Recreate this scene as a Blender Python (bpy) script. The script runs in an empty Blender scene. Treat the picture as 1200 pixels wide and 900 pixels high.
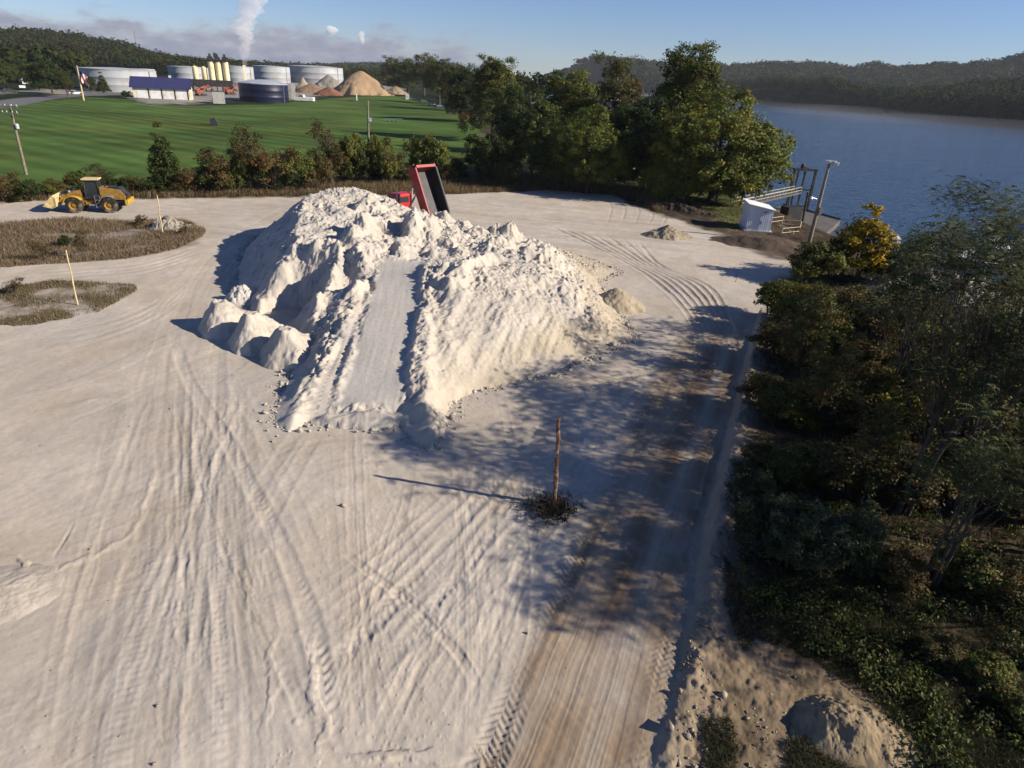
import bpy, math, random
import numpy as np
from mathutils import Vector, Matrix
C = bpy.context.scene.collection
PI = math.pi
random.seed(7)
RNG = np.random.default_rng(7)

# ------------------------------------------------------------------ camera
FOC = 750.0; CX = 600.0; CY = 450.0; HC = 14.0
PT = math.atan(358/750.0); RL = math.radians(3.0)
Fv = np.array([0, math.cos(PT), -math.sin(PT)]); U0 = np.array([0, math.sin(PT), math.cos(PT)]); R0 = np.array([1.0, 0, 0])
Rv = math.cos(RL)*R0 + math.sin(RL)*U0
Uv = -math.sin(RL)*R0 + math.cos(RL)*U0
C0 = np.array([0, 0, HC])
def at(x, y, z=0.0):
    d = Fv + Rv*(x-CX)/FOC - Uv*(y-CY)/FOC
    return C0 + d*((z-HC)/d[2])
def atY(x, y, Y):
    d = Fv + Rv*(x-CX)/FOC - Uv*(y-CY)/FOC
    return C0 + d*(Y/d[1])
def px(P):
    v = np.array(P, float)-C0
    Z = v@Fv
    return CX+FOC*(v@Rv)/Z, CY-FOC*(v@Uv)/Z
def top_h(X, Y, py, base=0.0):
    lo, hi = base, base+120
    for _ in range(40):
        m = (lo+hi)/2
        if px((X, Y, m))[1] > py: lo = m
        else: hi = m
    return lo-base

cam = bpy.data.cameras.new('camera')
co = bpy.data.objects.new('camera', cam); C.objects.link(co)
cam.sensor_width = 36; cam.lens = 36*FOC/1200; cam.clip_end = 20000; cam.clip_start = 0.1
M = Matrix(((Rv[0], Uv[0], -Fv[0], C0[0]), (Rv[1], Uv[1], -Fv[1], C0[1]), (Rv[2], Uv[2], -Fv[2], C0[2]), (0, 0, 0, 1)))
co.matrix_world = M
bpy.context.scene.camera = co

# ------------------------------------------------------------------ noise
def _h(ix, iy, s):
    n = (ix.astype(np.int64)*374761393 + iy.astype(np.int64)*668265263 + s*974711) & 0xffffffff
    n = ((n ^ (n >> 13))*1274126177) & 0xffffffff
    n = ((n ^ (n >> 16))*2246822519) & 0xffffffff
    return ((n ^ (n >> 15)) & 0xffffff)/float(0xffffff)
def vn(x, y, s=0):
    x = np.asarray(x, float); y = np.asarray(y, float)
    ix = np.floor(x); iy = np.floor(y); fx = x-ix; fy = y-iy
    ux = fx*fx*fx*(fx*(fx*6-15)+10); uy = fy*fy*fy*(fy*(fy*6-15)+10)
    a = _h(ix, iy, s); b = _h(ix+1, iy, s); c = _h(ix, iy+1, s); d = _h(ix+1, iy+1, s)
    return (a*(1-ux)+b*ux)*(1-uy)+(c*(1-ux)+d*ux)*uy*1.0 - 0.5
def fbm(x, y, o=4, s=0, g=0.5):
    t = 0; a = 1.0
    for k in range(o):
        c_, s_ = math.cos(0.6*k), math.sin(0.6*k)
        t = t + a*vn((x*c_-y*s_)*2**k+17.3*k, (x*s_+y*c_)*2**k-9.1*k, s+k); a *= g
    return t
def worley(x, y, s=0):
    ix = np.floor(x); iy = np.floor(y)
    f1 = np.full(np.shape(x), 9.0); idv = np.zeros(np.shape(x))
    for dx in (-1, 0, 1):
        for dy in (-1, 0, 1):
            jx = ix+dx; jy = iy+dy
            qx = jx+_h(jx, jy, s+1); qy = jy+_h(jx, jy, s+2)
            d = (x-qx)**2+(y-qy)**2
            m = d < f1
            f1 = np.where(m, d, f1); idv = np.where(m, _h(jx, jy, s+3), idv)
    return np.sqrt(f1), idv
def sst(a, b, x):
    t = np.clip((x-a)/(b-a), 0, 1); return t*t*(3-2*t)

# ------------------------------------------------------------------ polygons and lines on the ground
def gpts(pts, z=0.0): return np.array([at(p[0], p[1], p[2] if len(p) > 2 else z)[:2] for p in pts])
def spline(P, n=8):
    P = np.asarray(P, float)
    if len(P) < 3: 
        t = np.linspace(0, 1, n+1)[:, None]; return P[0]*(1-t)+P[1]*t
    Q = np.vstack([2*P[0]-P[1], P, 2*P[-1]-P[-2]]); out = []
    for i in range(1, len(Q)-2):
        for k in range(n):
            t = k/n
            out.append(0.5*((2*Q[i])+(-Q[i-1]+Q[i+1])*t+(2*Q[i-1]-5*Q[i]+4*Q[i+1]-Q[i+2])*t*t+(-Q[i-1]+3*Q[i]-3*Q[i+1]+Q[i+2])*t**3))
    out.append(P[-1]); return np.array(out)
def polysd(x, y, P):
    """signed distance to a closed polygon, positive inside"""
    x = np.asarray(x, float); y = np.asarray(y, float)
    d2 = np.full(x.shape, 1e12); ins = np.zeros(x.shape, bool); n = len(P)
    for i in range(n):
        ax, ay = P[i]; bx, by = P[(i+1) % n]
        ex, ey = bx-ax, by-ay
        t = np.clip(((x-ax)*ex+(y-ay)*ey)/(ex*ex+ey*ey+1e-12), 0, 1)
        d2 = np.minimum(d2, (x-ax-t*ex)**2+(y-ay-t*ey)**2)
        c = ((ay > y) != (by > y)) & (x < (bx-ax)*(y-ay)/(by-ay+1e-15)+ax)
        ins ^= c
    d = np.sqrt(d2); return np.where(ins, d, -d)
def linesd(x, y, P):
    """(signed distance, arc length) to an open polyline; positive on the right of its direction"""
    bd = np.full(x.shape, 1e12); bs = np.zeros(x.shape); bu = np.zeros(x.shape); L = 0.0
    for i in range(len(P)-1):
        ax, ay = P[i]; ex, ey = P[i+1][0]-ax, P[i+1][1]-ay
        l = math.hypot(ex, ey)+1e-9
        t = np.clip(((x-ax)*ex+(y-ay)*ey)/(l*l), 0, 1)
        dx = x-ax-t*ex; dy = y-ay-t*ey; d2 = dx*dx+dy*dy
        m = d2 < bd
        bd = np.where(m, d2, bd); bs = np.where(m, np.sign(dx*ey-dy*ex), bs); bu = np.where(m, L+t*l, bu)
        L += l
    return np.sqrt(bd)*bs, bu

# ------------------------------------------------------------------ materials
class NT:
    def __init__(s, name):
        s.m = bpy.data.materials.new(name); s.m.use_nodes = True
        s.t = s.m.node_tree; s.t.nodes.clear()
        s.out = s.t.nodes.new('ShaderNodeOutputMaterial')
    def n(s, typ, **kw):
        nd = s.t.nodes.new('ShaderNode'+typ)
        for k, v in kw.items(): setattr(nd, k, v)
        return nd
    def l(s, a, b): s.t.links.new(a, b)
    def val(s, sock, v):
        if isinstance(v, bpy.types.NodeSocket): s.l(v, sock)
        else: sock.default_value = v
    def mix(s, f, a, b, blend='MIX'):
        nd = s.n('Mix', data_type='RGBA', blend_type=blend)
        s.val(nd.inputs[0], f); s.val(nd.inputs[6], a); s.val(nd.inputs[7], b)
        return nd.outputs[2]
    def math(s, op, a, b=0.0, c=None):
        nd = s.n('Math', operation=op); s.val(nd.inputs[0], a); s.val(nd.inputs[1], b)
        if c is not None: s.val(nd.inputs[2], c)
        return nd.outputs[0]
    def noise(s, scale, detail=3, vec=None, rough=0.55):
        nd = s.n('TexNoise'); nd.inputs['Scale'].default_value = scale; nd.inputs['Detail'].default_value = detail
        nd.inputs['Roughness'].default_value = rough
        if vec is not None: s.l(vec, nd.inputs['Vector'])
        return nd.outputs[0]
    def ramp(s, fac, stops):
        nd = s.n('ValToRGB'); s.l(fac, nd.inputs[0]); e = nd.color_ramp.elements
        while len(e) < len(stops): e.new(0.5)
        for i, (p, c) in enumerate(stops): e[i].position = p; e[i].color = c if len(c) == 4 else (*c, 1)
        return nd.outputs[0]
    def bump(s, h, st=0.5, dist=0.02):
        nd = s.n('Bump'); nd.inputs['Strength'].default_value = st; nd.inputs['Distance'].default_value = dist
        s.l(h, nd.inputs['Height']); return nd.outputs[0]
    def pri(s, col, rough=0.8, spec=0.2, metal=0.0, normal=None):
        b = s.n('BsdfPrincipled'); s.val(b.inputs['Base Color'], col); s.val(b.inputs['Roughness'], rough)
        b.inputs['Specular IOR Level'].default_value = spec; b.inputs['Metallic'].default_value = metal
        if normal is not None: s.l(normal, b.inputs['Normal'])
        s.l(b.outputs[0], s.out.inputs[0]); return b
def c4(c): return (c[0], c[1], c[2], 1.0)
def plain(name, col, rough=0.6, spec=0.3, metal=0.0, var=0.25, scale=3.0, dirt=None, dscale=1.2):
    """paint, metal, wood: base colour broken by two noises and patches of dirt"""
    n = NT(name); tc = n.n('TexCoord').outputs['Object']
    a = n.noise(scale, 5, tc); b = n.noise(scale*9, 3, tc)
    lo = tuple(x*(1-var) for x in col); hi = tuple(min(1, x*(1+var*0.6)) for x in col)
    c_ = n.ramp(a, [(0.3, lo), (0.7, hi)])
    if dirt is not None:
        d = n.ramp(n.noise(dscale, 6, tc, 0.7), [(0.5, (0, 0, 0)), (0.68, (1, 1, 1))])
        c_ = n.mix(d, c_, c4(dirt))
    rr = n.math('MULTIPLY_ADD', b, 0.3, rough-0.15)
    n.pri(c_, rr, spec, metal, n.bump(b, 0.25, 0.01)); return n.m
def attrmat(name, rough=0.9, spec=0.1, bumps=((2.0, 0.6, 0.05), (14, 0.6, 0.02)), jit=0.18, scale=5.0, gain=0.84):
    """colour from the mesh's own zone colours, broken by noise"""
    n = NT(name); tc = n.n('TexCoord').outputs['Object']
    at_ = n.n('Attribute', attribute_name='Col').outputs['Color']
    a = n.noise(scale, 6, tc, 0.65); b = n.noise(scale*7, 4, tc, 0.6); g = n.noise(0.35, 4, tc)
    k = n.math('MULTIPLY_ADD', a, jit*2.6, 1-jit*1.3)
    k2 = n.math('MULTIPLY_ADD', b, jit*1.6, 1-jit*0.8)
    k3 = n.math('MULTIPLY_ADD', g, 0.22, 0.89)
    v = n.math('MULTIPLY', n.math('MULTIPLY', n.math('MULTIPLY', k, k2), k3), gain)
    h = n.n('HueSaturation'); n.l(at_, h.inputs['Color']); n.l(v, h.inputs['Value'])
    nrm = None
    for (sc, st, di) in bumps:
        bp = n.n('Bump'); bp.inputs['Strength'].default_value = st; bp.inputs['Distance'].default_value = di
        n.l(n.noise(sc, 5, tc, 0.6), bp.inputs['Height'])
        if nrm is not None: n.l(nrm, bp.inputs['Normal'])
        nrm = bp.outputs[0]
    n.pri(h.outputs[0], rough, spec, 0, nrm); return n.m
def leafmat(name, trans=0.3, vlo=0.66, vhi=1.0):
    n = NT(name)
    at_ = n.n('Attribute', attribute_name='Col').outputs['Color']
    oi = n.n('ObjectInfo').outputs['Random']
    h = n.n('HueSaturation'); n.l(at_, h.inputs['Color'])
    n.l(n.math('MULTIPLY_ADD', oi, vhi-vlo, vlo), h.inputs['Value'])
    n.l(n.math('MULTIPLY_ADD', oi, -0.03, 0.515), h.inputs['Hue'])
    p = n.pri(h.outputs[0], 0.7, 0.25 if trans > .2 else 0.03)
    t = n.n('BsdfTranslucent'); n.l(h.outputs[0], t.inputs[0])
    mx = n.n('MixShader'); mx.inputs[0].default_value = trans
    n.l(p.outputs[0], mx.inputs[1]); n.l(t.outputs[0], mx.inputs[2]); n.l(mx.outputs[0], n.out.inputs[0])
    return n.m

# ------------------------------------------------------------------ mesh helpers
def mesh_np(name, V, F, mat, col=None, parent=None, smooth=True, nper=4):
    me = bpy.data.meshes.new(name); V = np.ascontiguousarray(V, np.float32); F = np.ascontiguousarray(F, np.int32)
    me.vertices.add(len(V)); me.vertices.foreach_set('co', V.ravel())
    nf = len(F); k = F.shape[1]
    me.loops.add(nf*k); me.loops.foreach_set('vertex_index', F.ravel())
    me.polygons.add(nf); me.polygons.foreach_set('loop_start', np.arange(0, nf*k, k, dtype=np.int32))
    me.polygons.foreach_set('loop_total', np.full(nf, k, np.int32))
    if smooth: me.polygons.foreach_set('use_smooth', np.ones(nf, bool))
    me.update(calc_edges=True); 
    if col is not None:
        a = me.attributes.new('Col', 'FLOAT_COLOR', 'POINT')
        cc = np.ones((len(V), 4), np.float32); cc[:, :3] = col; a.data.foreach_set('color', cc.ravel())
    me.materials.append(mat)
    o = bpy.data.objects.new(name, me); C.objects.link(o)
    if parent is not None: o.parent = parent
    return o
class MB:
    def __init__(s): s.v = []; s.f = []
    def add(s, vs, fs):
        b = len(s.v); s.v += [tuple(v) for v in vs]; s.f += [tuple(i+b for i in f) for f in fs]; return s
    def box(s, c, d, rz=0.0, ry=0.0, rx=0.0, taper=(1, 1)):
        m = Matrix.Rotation(rz, 3, 'Z') @ Matrix.Rotation(ry, 3, 'Y') @ Matrix.Rotation(rx, 3, 'X'); vs = []
        for z in (-1, 1):
            tx, ty = taper if z > 0 else (1, 1)
            for x, y in ((-1, -1), (1, -1), (1, 1), (-1, 1)):
                vs.append(m @ Vector((x*d[0]/2*tx, y*d[1]/2*ty, z*d[2]/2)) + Vector(c))
        return s.add(vs, [(3, 2, 1, 0), (4, 5, 6, 7), (0, 1, 5, 4), (1, 2, 6, 5), (2, 3, 7, 6), (3, 0, 4, 7)])
    def beam(s, a, b, w, h=None):
        h = h or w; a = Vector(a); b = Vector(b); d = (b-a).normalized()
        u = d.cross(Vector((0, 0, 1)));  u = u.normalized() if u.length > 1e-3 else Vector((1, 0, 0)); w_ = u.cross(d)
        vs = [p + u*(x*w/2) + w_*(y*h/2) for p in (a, b) for x, y in ((-1, -1), (1, -1), (1, 1), (-1, 1))]
        return s.add(vs, [(3, 2, 1, 0), (4, 5, 6, 7), (0, 1, 5, 4), (1, 2, 6, 5), (2, 3, 7, 6), (3, 0, 4, 7)])
    def tube(s, P, R, n=8, cap=True):
        P = [Vector(p) for p in P]; R = R if hasattr(R, '__len__') else [R]*len(P); b = len(s.v); vs = []; fs = []
        for i, p in enumerate(P):
            d = (P[min(i+1, len(P)-1)]-P[max(i-1, 0)]).normalized()
            u = d.cross(Vector((0, 0, 1))) if abs(d.z) < 0.95 else d.cross(Vector((1, 0, 0)))
            u.normalize(); w = u.cross(d)
            for k in range(n):
                a = 2*PI*k/n; vs.append(p+(u*math.cos(a)+w*math.sin(a))*R[i])
        for i in range(len(P)-1):
            for k in range(n):
                k2 = (k+1) % n; fs.append((i*n+k, (i+1)*n+k, (i+1)*n+k2, i*n+k2))
        if cap: fs.append(tuple(range(n))); fs.append(tuple((len(P)-1)*n+k for k in reversed(range(n))))
        return s.add(vs, fs)
    def lathe(s, prof, c=(0, 0, 0), n=24, axis='Z'):
        vs = []; fs = []
        for r, z in prof:
            for k in range(n):
                a = 2*PI*k/n; x, y = r*math.cos(a), r*math.sin(a)
                v = (x, y, z) if axis == 'Z' else ((x, z, y) if axis == 'Y' else (z, x, y))
                vs.append(Vector(v)+Vector(c))
        for i in range(len(prof)-1):
            for k in range(n):
                k2 = (k+1) % n
                f = (i*n+k, i*n+k2, (i+1)*n+k2, (i+1)*n+k); fs.append(f if axis != 'Y' else f[::-1])
        return s.add(vs, fs)
    def prism(s, poly, y0, y1):
        """outline in X-Z, extruded along Y"""
        n = len(poly); vs = [(x, y0, z) for x, z in poly]+[(x, y1, z) for x, z in poly]
        fs = [tuple(range(n)), tuple(reversed(range(n, 2*n)))]+[(i, n+i, n+(i+1) % n, (i+1) % n) for i in range(n)]
        return s.add(vs, fs)
    def quad(s, a, b, c, d): return s.add([a, b, c, d], [(0, 1, 2, 3)])
    def build(s, name, mat, parent=None, bevel=0.0, smooth=False):
        me = bpy.data.meshes.new(name); me.from_pydata([tuple(v) for v in s.v], [], s.f)
        import bmesh
        bm = bmesh.new(); bm.from_mesh(me); bmesh.ops.recalc_face_normals(bm, faces=bm.faces)
        if bevel > 0:
            bmesh.ops.bevel(bm, geom=[e for e in bm.edges if e.is_manifold and e.calc_face_angle(0) > 0.6], offset=bevel, segments=2, affect='EDGES', profile=0.5)
        bm.to_mesh(me); bm.free()
        me.materials.append(mat)
        if smooth:
            for p in me.polygons: p.use_smooth = True
            try: me.set_sharp_from_angle(angle=0.7)
            except Exception: pass
        o = bpy.data.objects.new(name, me); C.objects.link(o)
        if parent is not None: o.parent = parent
        return o
def tag(o, label=None, cat=None, group=None, kind=None):
    if label: o['label'] = label
    if cat: o['category'] = cat
    if group: o['group'] = group
    if kind: o['kind'] = kind
    return o
def thing(name, label, cat, loc=(0, 0, 0), rz=0.0, group=None):
    o = bpy.data.objects.new(name, None); C.objects.link(o); o.location = loc; o.rotation_euler = (0, 0, rz)
    o.empty_display_size = 0.2
    return tag(o, label, cat, group)
def dup(root, loc, rz=0.0, label=None, scale=(1, 1, 1), group=None):
    r = root.copy(); C.objects.link(r); r.location = loc; r.rotation_euler = (0, 0, rz); r.scale = scale
    if label: r['label'] = label
    if group: r['group'] = group
    for ch in list(root.children):
        c_ = ch.copy(); C.objects.link(c_); c_.parent = r
        for g in ch.children:
            d = g.copy(); C.objects.link(d); d.parent = c_
    return r

# ------------------------------------------------------------------ sun and sky
SUND = Vector((6.95, -1.31, 7.07*math.tan(math.radians(27.6)))).normalized()
sl = bpy.data.lights.new('sun', 'SUN'); sl.energy = 5.0; sl.angle = math.radians(0.5); sl.color = (1.0, 0.90, 0.76)
so = bpy.data.objects.new('sun', sl); C.objects.link(so); so.rotation_euler = SUND.to_track_quat('Z', 'Y').to_euler()
w = bpy.data.worlds.new('World'); bpy.context.scene.world = w; w.use_nodes = True
nt = w.node_tree; nt.nodes.clear()
sky = nt.nodes.new('ShaderNodeTexSky'); sky.sky_type = 'NISHITA'; sky.sun_disc = False
sky.sun_elevation = math.radians(27.6); sky.sun_rotation = math.atan2(SUND.x, SUND.y)
sky.altitude = 200; sky.air_density = 1.0; sky.dust_density = 0.15; sky.ozone_density = 2.0
bg = nt.nodes.new('ShaderNodeBackground'); bg.inputs[1].default_value = 0.052
wo = nt.nodes.new('ShaderNodeOutputWorld')
tcw = nt.nodes.new('ShaderNodeTexCoord'); sep = nt.nodes.new('ShaderNodeSeparateXYZ')
nt.links.new(tcw.outputs['Generated'], sep.inputs[0])
def wm(op, a, b=0.0, c=None):
    nd = nt.nodes.new('ShaderNodeMath'); nd.operation = op
    for i, v in enumerate((a, b) if c is None else (a, b, c)):
        if isinstance(v, bpy.types.NodeSocket): nt.links.new(v, nd.inputs[i])
        else: nd.inputs[i].default_value = v
    return nd.outputs[0]
def wmr(v, a, b, c=0.0, d=1.0):
    nd = nt.nodes.new('ShaderNodeMapRange'); nd.interpolation_type = 'SMOOTHSTEP'
    nt.links.new(v, nd.inputs[0])
    for i, x in enumerate((a, b, c, d)):
        if isinstance(x, bpy.types.NodeSocket): nt.links.new(x, nd.inputs[i+1])
        else: nd.inputs[i+1].default_value = x
    return nd.outputs[0]
mp = nt.nodes.new('ShaderNodeMapping'); mp.inputs['Scale'].default_value = (1, 1, 2.6); nt.links.new(tcw.outputs['Generated'], mp.inputs[0])
def wnoise(sc, det):
    nd = nt.nodes.new('ShaderNodeTexNoise'); nd.inputs['Scale'].default_value = sc; nd.inputs['Detail'].default_value = det
    nd.inputs['Roughness'].default_value = 0.6
    nt.links.new(mp.outputs[0], nd.inputs['Vector']); return nd.outputs[0]
az = wm('ARCTAN2', sep.outputs[0], sep.outputs[1])
big = wnoise(11, 5); fine = wnoise(34, 6)
topz = wm('MULTIPLY_ADD', big, 0.075, -0.004)
topz = wm('ADD', topz, wm('MULTIPLY', fine, 0.02))
edge = wm('SUBTRACT', topz, sep.outputs[2])
mask = wmr(edge, -0.008, 0.016)
mask = wm('MULTIPLY', mask, wmr(az, -0.02, -0.13))
mask = wm('MULTIPLY', mask, wmr(fine, 0.25, 0.5, 0.75, 1.0))
ccol = nt.nodes.new('ShaderNodeValToRGB'); nt.links.new(wm('ADD', wm('MULTIPLY', edge, 9.0), wm('MULTIPLY', fine, 0.9)), ccol.inputs[0])
e = ccol.color_ramp.elements; e[0].position = 0.35; e[0].color = (4.6, 4.7, 5.6, 1); e[1].position = 0.95; e[1].color = (2.6, 3.0, 4.3, 1)
# faint thin streaks higher up
thin = wm('MULTIPLY', wmr(wnoise(5, 4), 0.55, 0.8), wmr(sep.outputs[2], 0.02, 0.12, 0.25, 0.0))
mx = nt.nodes.new('ShaderNodeMix'); mx.data_type = 'RGBA'
nt.links.new(wm('MAXIMUM', mask, thin), mx.inputs[0]); wb = nt.nodes.new('ShaderNodeMix'); wb.data_type = 'RGBA'; wb.blend_type = 'MULTIPLY'; wb.inputs[0].default_value = 1.0; wb.inputs[7].default_value = (0.78, 0.93, 1.36, 1)
nt.links.new(sky.outputs[0], wb.inputs[6]); nt.links.new(wb.outputs[2], mx.inputs[6]); nt.links.new(ccol.outputs[0], mx.inputs[7])
nt.links.new(mx.outputs[2], bg.inputs[0]); nt.links.new(bg.outputs[0], wo.inputs[0])
vs_ = bpy.context.scene.view_settings
bpy.context.scene.display_settings.display_device = 'sRGB'
vs_.view_transform = 'Standard'; vs_.look = 'None'; vs_.exposure = 0.68; vs_.gamma = 1.0; vs_.use_curve_mapping = False
cy = bpy.context.scene.cycles
cy.max_bounces = 6; cy.diffuse_bounces = 1; cy.glossy_bounces = 2; cy.transmission_bounces = 3; cy.transparent_max_bounces = 8; cy.volume_bounces = 3
cy.use_denoising = True
# ================================================================== terrain
def bank_x(Y): return np.interp(Y, [-50, 0, 40, 70, 95, 134, 300, 1000, 3200], [46, 46, 45, 43.5, 40, 45, 30, -60, -340])
def far_x(Y): return np.interp(Y, [0, 450, 637, 936, 1121, 1500, 3200], [520, 478, 453, 436, 391, 330, 20])
BERM = spline(gpts([(758, 915), (782, 840), (806, 745), (826, 640), (850, 520), (872, 430), (888, 375)]), 8)
LOT = gpts([(-400, 262), (-60, 243), (0, 238), (120, 234), (300, 232), (420, 229), (520, 228), (640, 223), (720, 228), (775, 252), (850, 278), (930, 306), (905, 345), (892, 385), (858, 520), (832, 640), (800, 800), (775, 960), (500, 1900), (-600, 1500)])
WEED1 = gpts([(-80, 292), (0, 264), (90, 258), (150, 262), (200, 258), (232, 272), (222, 285), (150, 300), (60, 308), (-80, 316)])
WEED2 = gpts([(-60, 352), (20, 338), (80, 330), (146, 336), (150, 347), (110, 364), (40, 377), (-60, 380)])
FIELD = gpts([(-500, 150), (-100, 133), (0, 125), (60, 119), (100, 115), (150, 118), (170, 123), (230, 124), (300, 122), (345, 120), (420, 113), (475, 113), (520, 124), (545, 138), (575, 165), (590, 190), (520, 199), (400, 207), (230, 213), (100, 217), (30, 224), (-500, 262)])
GRASS2 = gpts([(560, 178), (640, 205), (720, 217), (760, 224), (800, 240), (855, 268), (872, 250), (890, 222), (820, 200), (600, 165)])
DARK = gpts([(724, 231), (750, 229), (800, 240), (846, 262), (838, 268), (800, 258), (760, 246)])
DARK2 = gpts([(848, 276), (880, 270), (938, 285), (930, 306), (900, 302), (866, 288)])
TAN = gpts([(846, 640), (872, 690), (878, 740), (930, 785), (1000, 795), (1060, 850), (1120, 960), (770, 960), (792, 850), (812, 760)])
PALE = gpts([(1030, 300), (1090, 300), (1150, 322), (1180, 350), (1120, 372), (1050, 350)])
ROADC = spline(gpts([(640, 960), (668, 900), (712, 760), (755, 640), (800, 520), (838, 420), (856, 360)]), 8)
LEFTC = spline(gpts([(150, 960), (165, 900), (185, 740), (200, 600), (205, 500), (212, 420), (238, 340), (280, 285), (345, 245)]), 8)
ASPH = gpts([(-400, 150), (-60, 126), (0, 118), (60, 113), (90, 109), (130, 108), (150, 110), (135, 113), (95, 114), (60, 118), (0, 126), (-60, 136), (-400, 165)])
YARD = gpts([(-60, 116), (20, 108), (60, 110), (150, 112), (175, 122), (225, 122), (260, 117), (310, 118), (345, 118), (400, 108), (460, 109), (475, 104), (420, 96), (250, 99), (100, 103), (-60, 108)])

def hills(X, Y):
    r = np.hypot(X, Y)+1e-6; a = np.arctan2(X, Y)
    z = np.zeros(np.shape(X))
    for D, W, sky_, sub in HILLS:
        zz = np.interp(a, [s[0] for s in sky_], [s[1] for s in sky_], left=sky_[0][1], right=sky_[-1][1])
        zz = np.maximum(zz-sub, 0)
        t = (r-D)/W
        z = np.maximum(z, zz*np.where(t < 0, np.exp(-t*t), 1/(1+0.3*t*t))*(1+0.25*fbm(X/90.0, Y/90.0, 3, 40)))
    return z
def skyline(pts, D):
    out = []
    for x, y in pts:
        d = Fv + Rv*(x-CX)/FOC - Uv*(y-CY)/FOC
        hd = math.hypot(d[0], d[1]); out.append((math.atan2(d[0], d[1]), HC + d[2]/hd*D))
    return sorted(out)
HILLS = [
    (1150, 240, skyline([(-250, 40), (0, 35), (60, 38), (110, 44), (150, 49), (168, 58), (200, 65), (235, 70), (300, 80), (420, 100)], 1150), 15),
    (2300, 420, skyline([(300, 78), (430, 75), (520, 76), (560, 74), (600, 69), (640, 67), (680, 66), (730, 68), (780, 74), (850, 76), (930, 76), (1000, 79), (1060, 78), (1120, 76), (1160, 71), (1200, 69), (1400, 74)], 2300), 16),
    (1250, 230, skyline([(780, 130), (830, 86), (870, 80), (905, 77), (940, 80), (975, 76), (1000, 84), (1060, 88), (1110, 86), (1150, 78), (1200, 74), (1400, 80)], 1250), 36),
]
def base_z(X, Y):
    bx = bank_x(Y); fx = far_x(Y)
    z = np.zeros(np.shape(X))
    river = sst(0, 1, (X-(bx-9))/11.0)*(1-sst(0, 1, (X-(fx-6))/10.0))
    z = -7.5*river
    r = np.hypot(X, Y)
    z = z + 0.6*fbm(X/40.0, Y/40.0, 3, 5)*sst(110, 260, r)*(1-river)
    z = z + np.where((X < bx-5) | (X > fx+5), hills(X, Y), 0)
    # gentle fall of the lot's own surface
    z = z + 0.10*fbm(X/9.0, Y/9.0, 3, 11)*(r < 130)*(1-river)
    return z
def berm_z(X, Y):
    d, u = linesd(X, Y, BERM)
    d = d + 0.16*fbm(X*1.3, Y*1.3, 3, 21)
    live = sst(8, 10.5, Y)*(1-sst(40, 45, Y)) if True else 1
    z = (0.10+0.20*sst(10, 20, Y))*sst(-0.12, 0.25, d)*live + (0.08+0.08*sst(10, 20, Y))*np.exp(-((d-0.4)/0.3)**2)*live*(0.7+fbm(X*2, Y*2, 3, 22))
    return z
def gz1(X, Y):
    X = np.array([float(X)]); Y = np.array([float(Y)])
    z = base_z(X, Y)
    if Y[0] < 60: z = z + berm_z(X, Y)
    return float(z[0])

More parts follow.
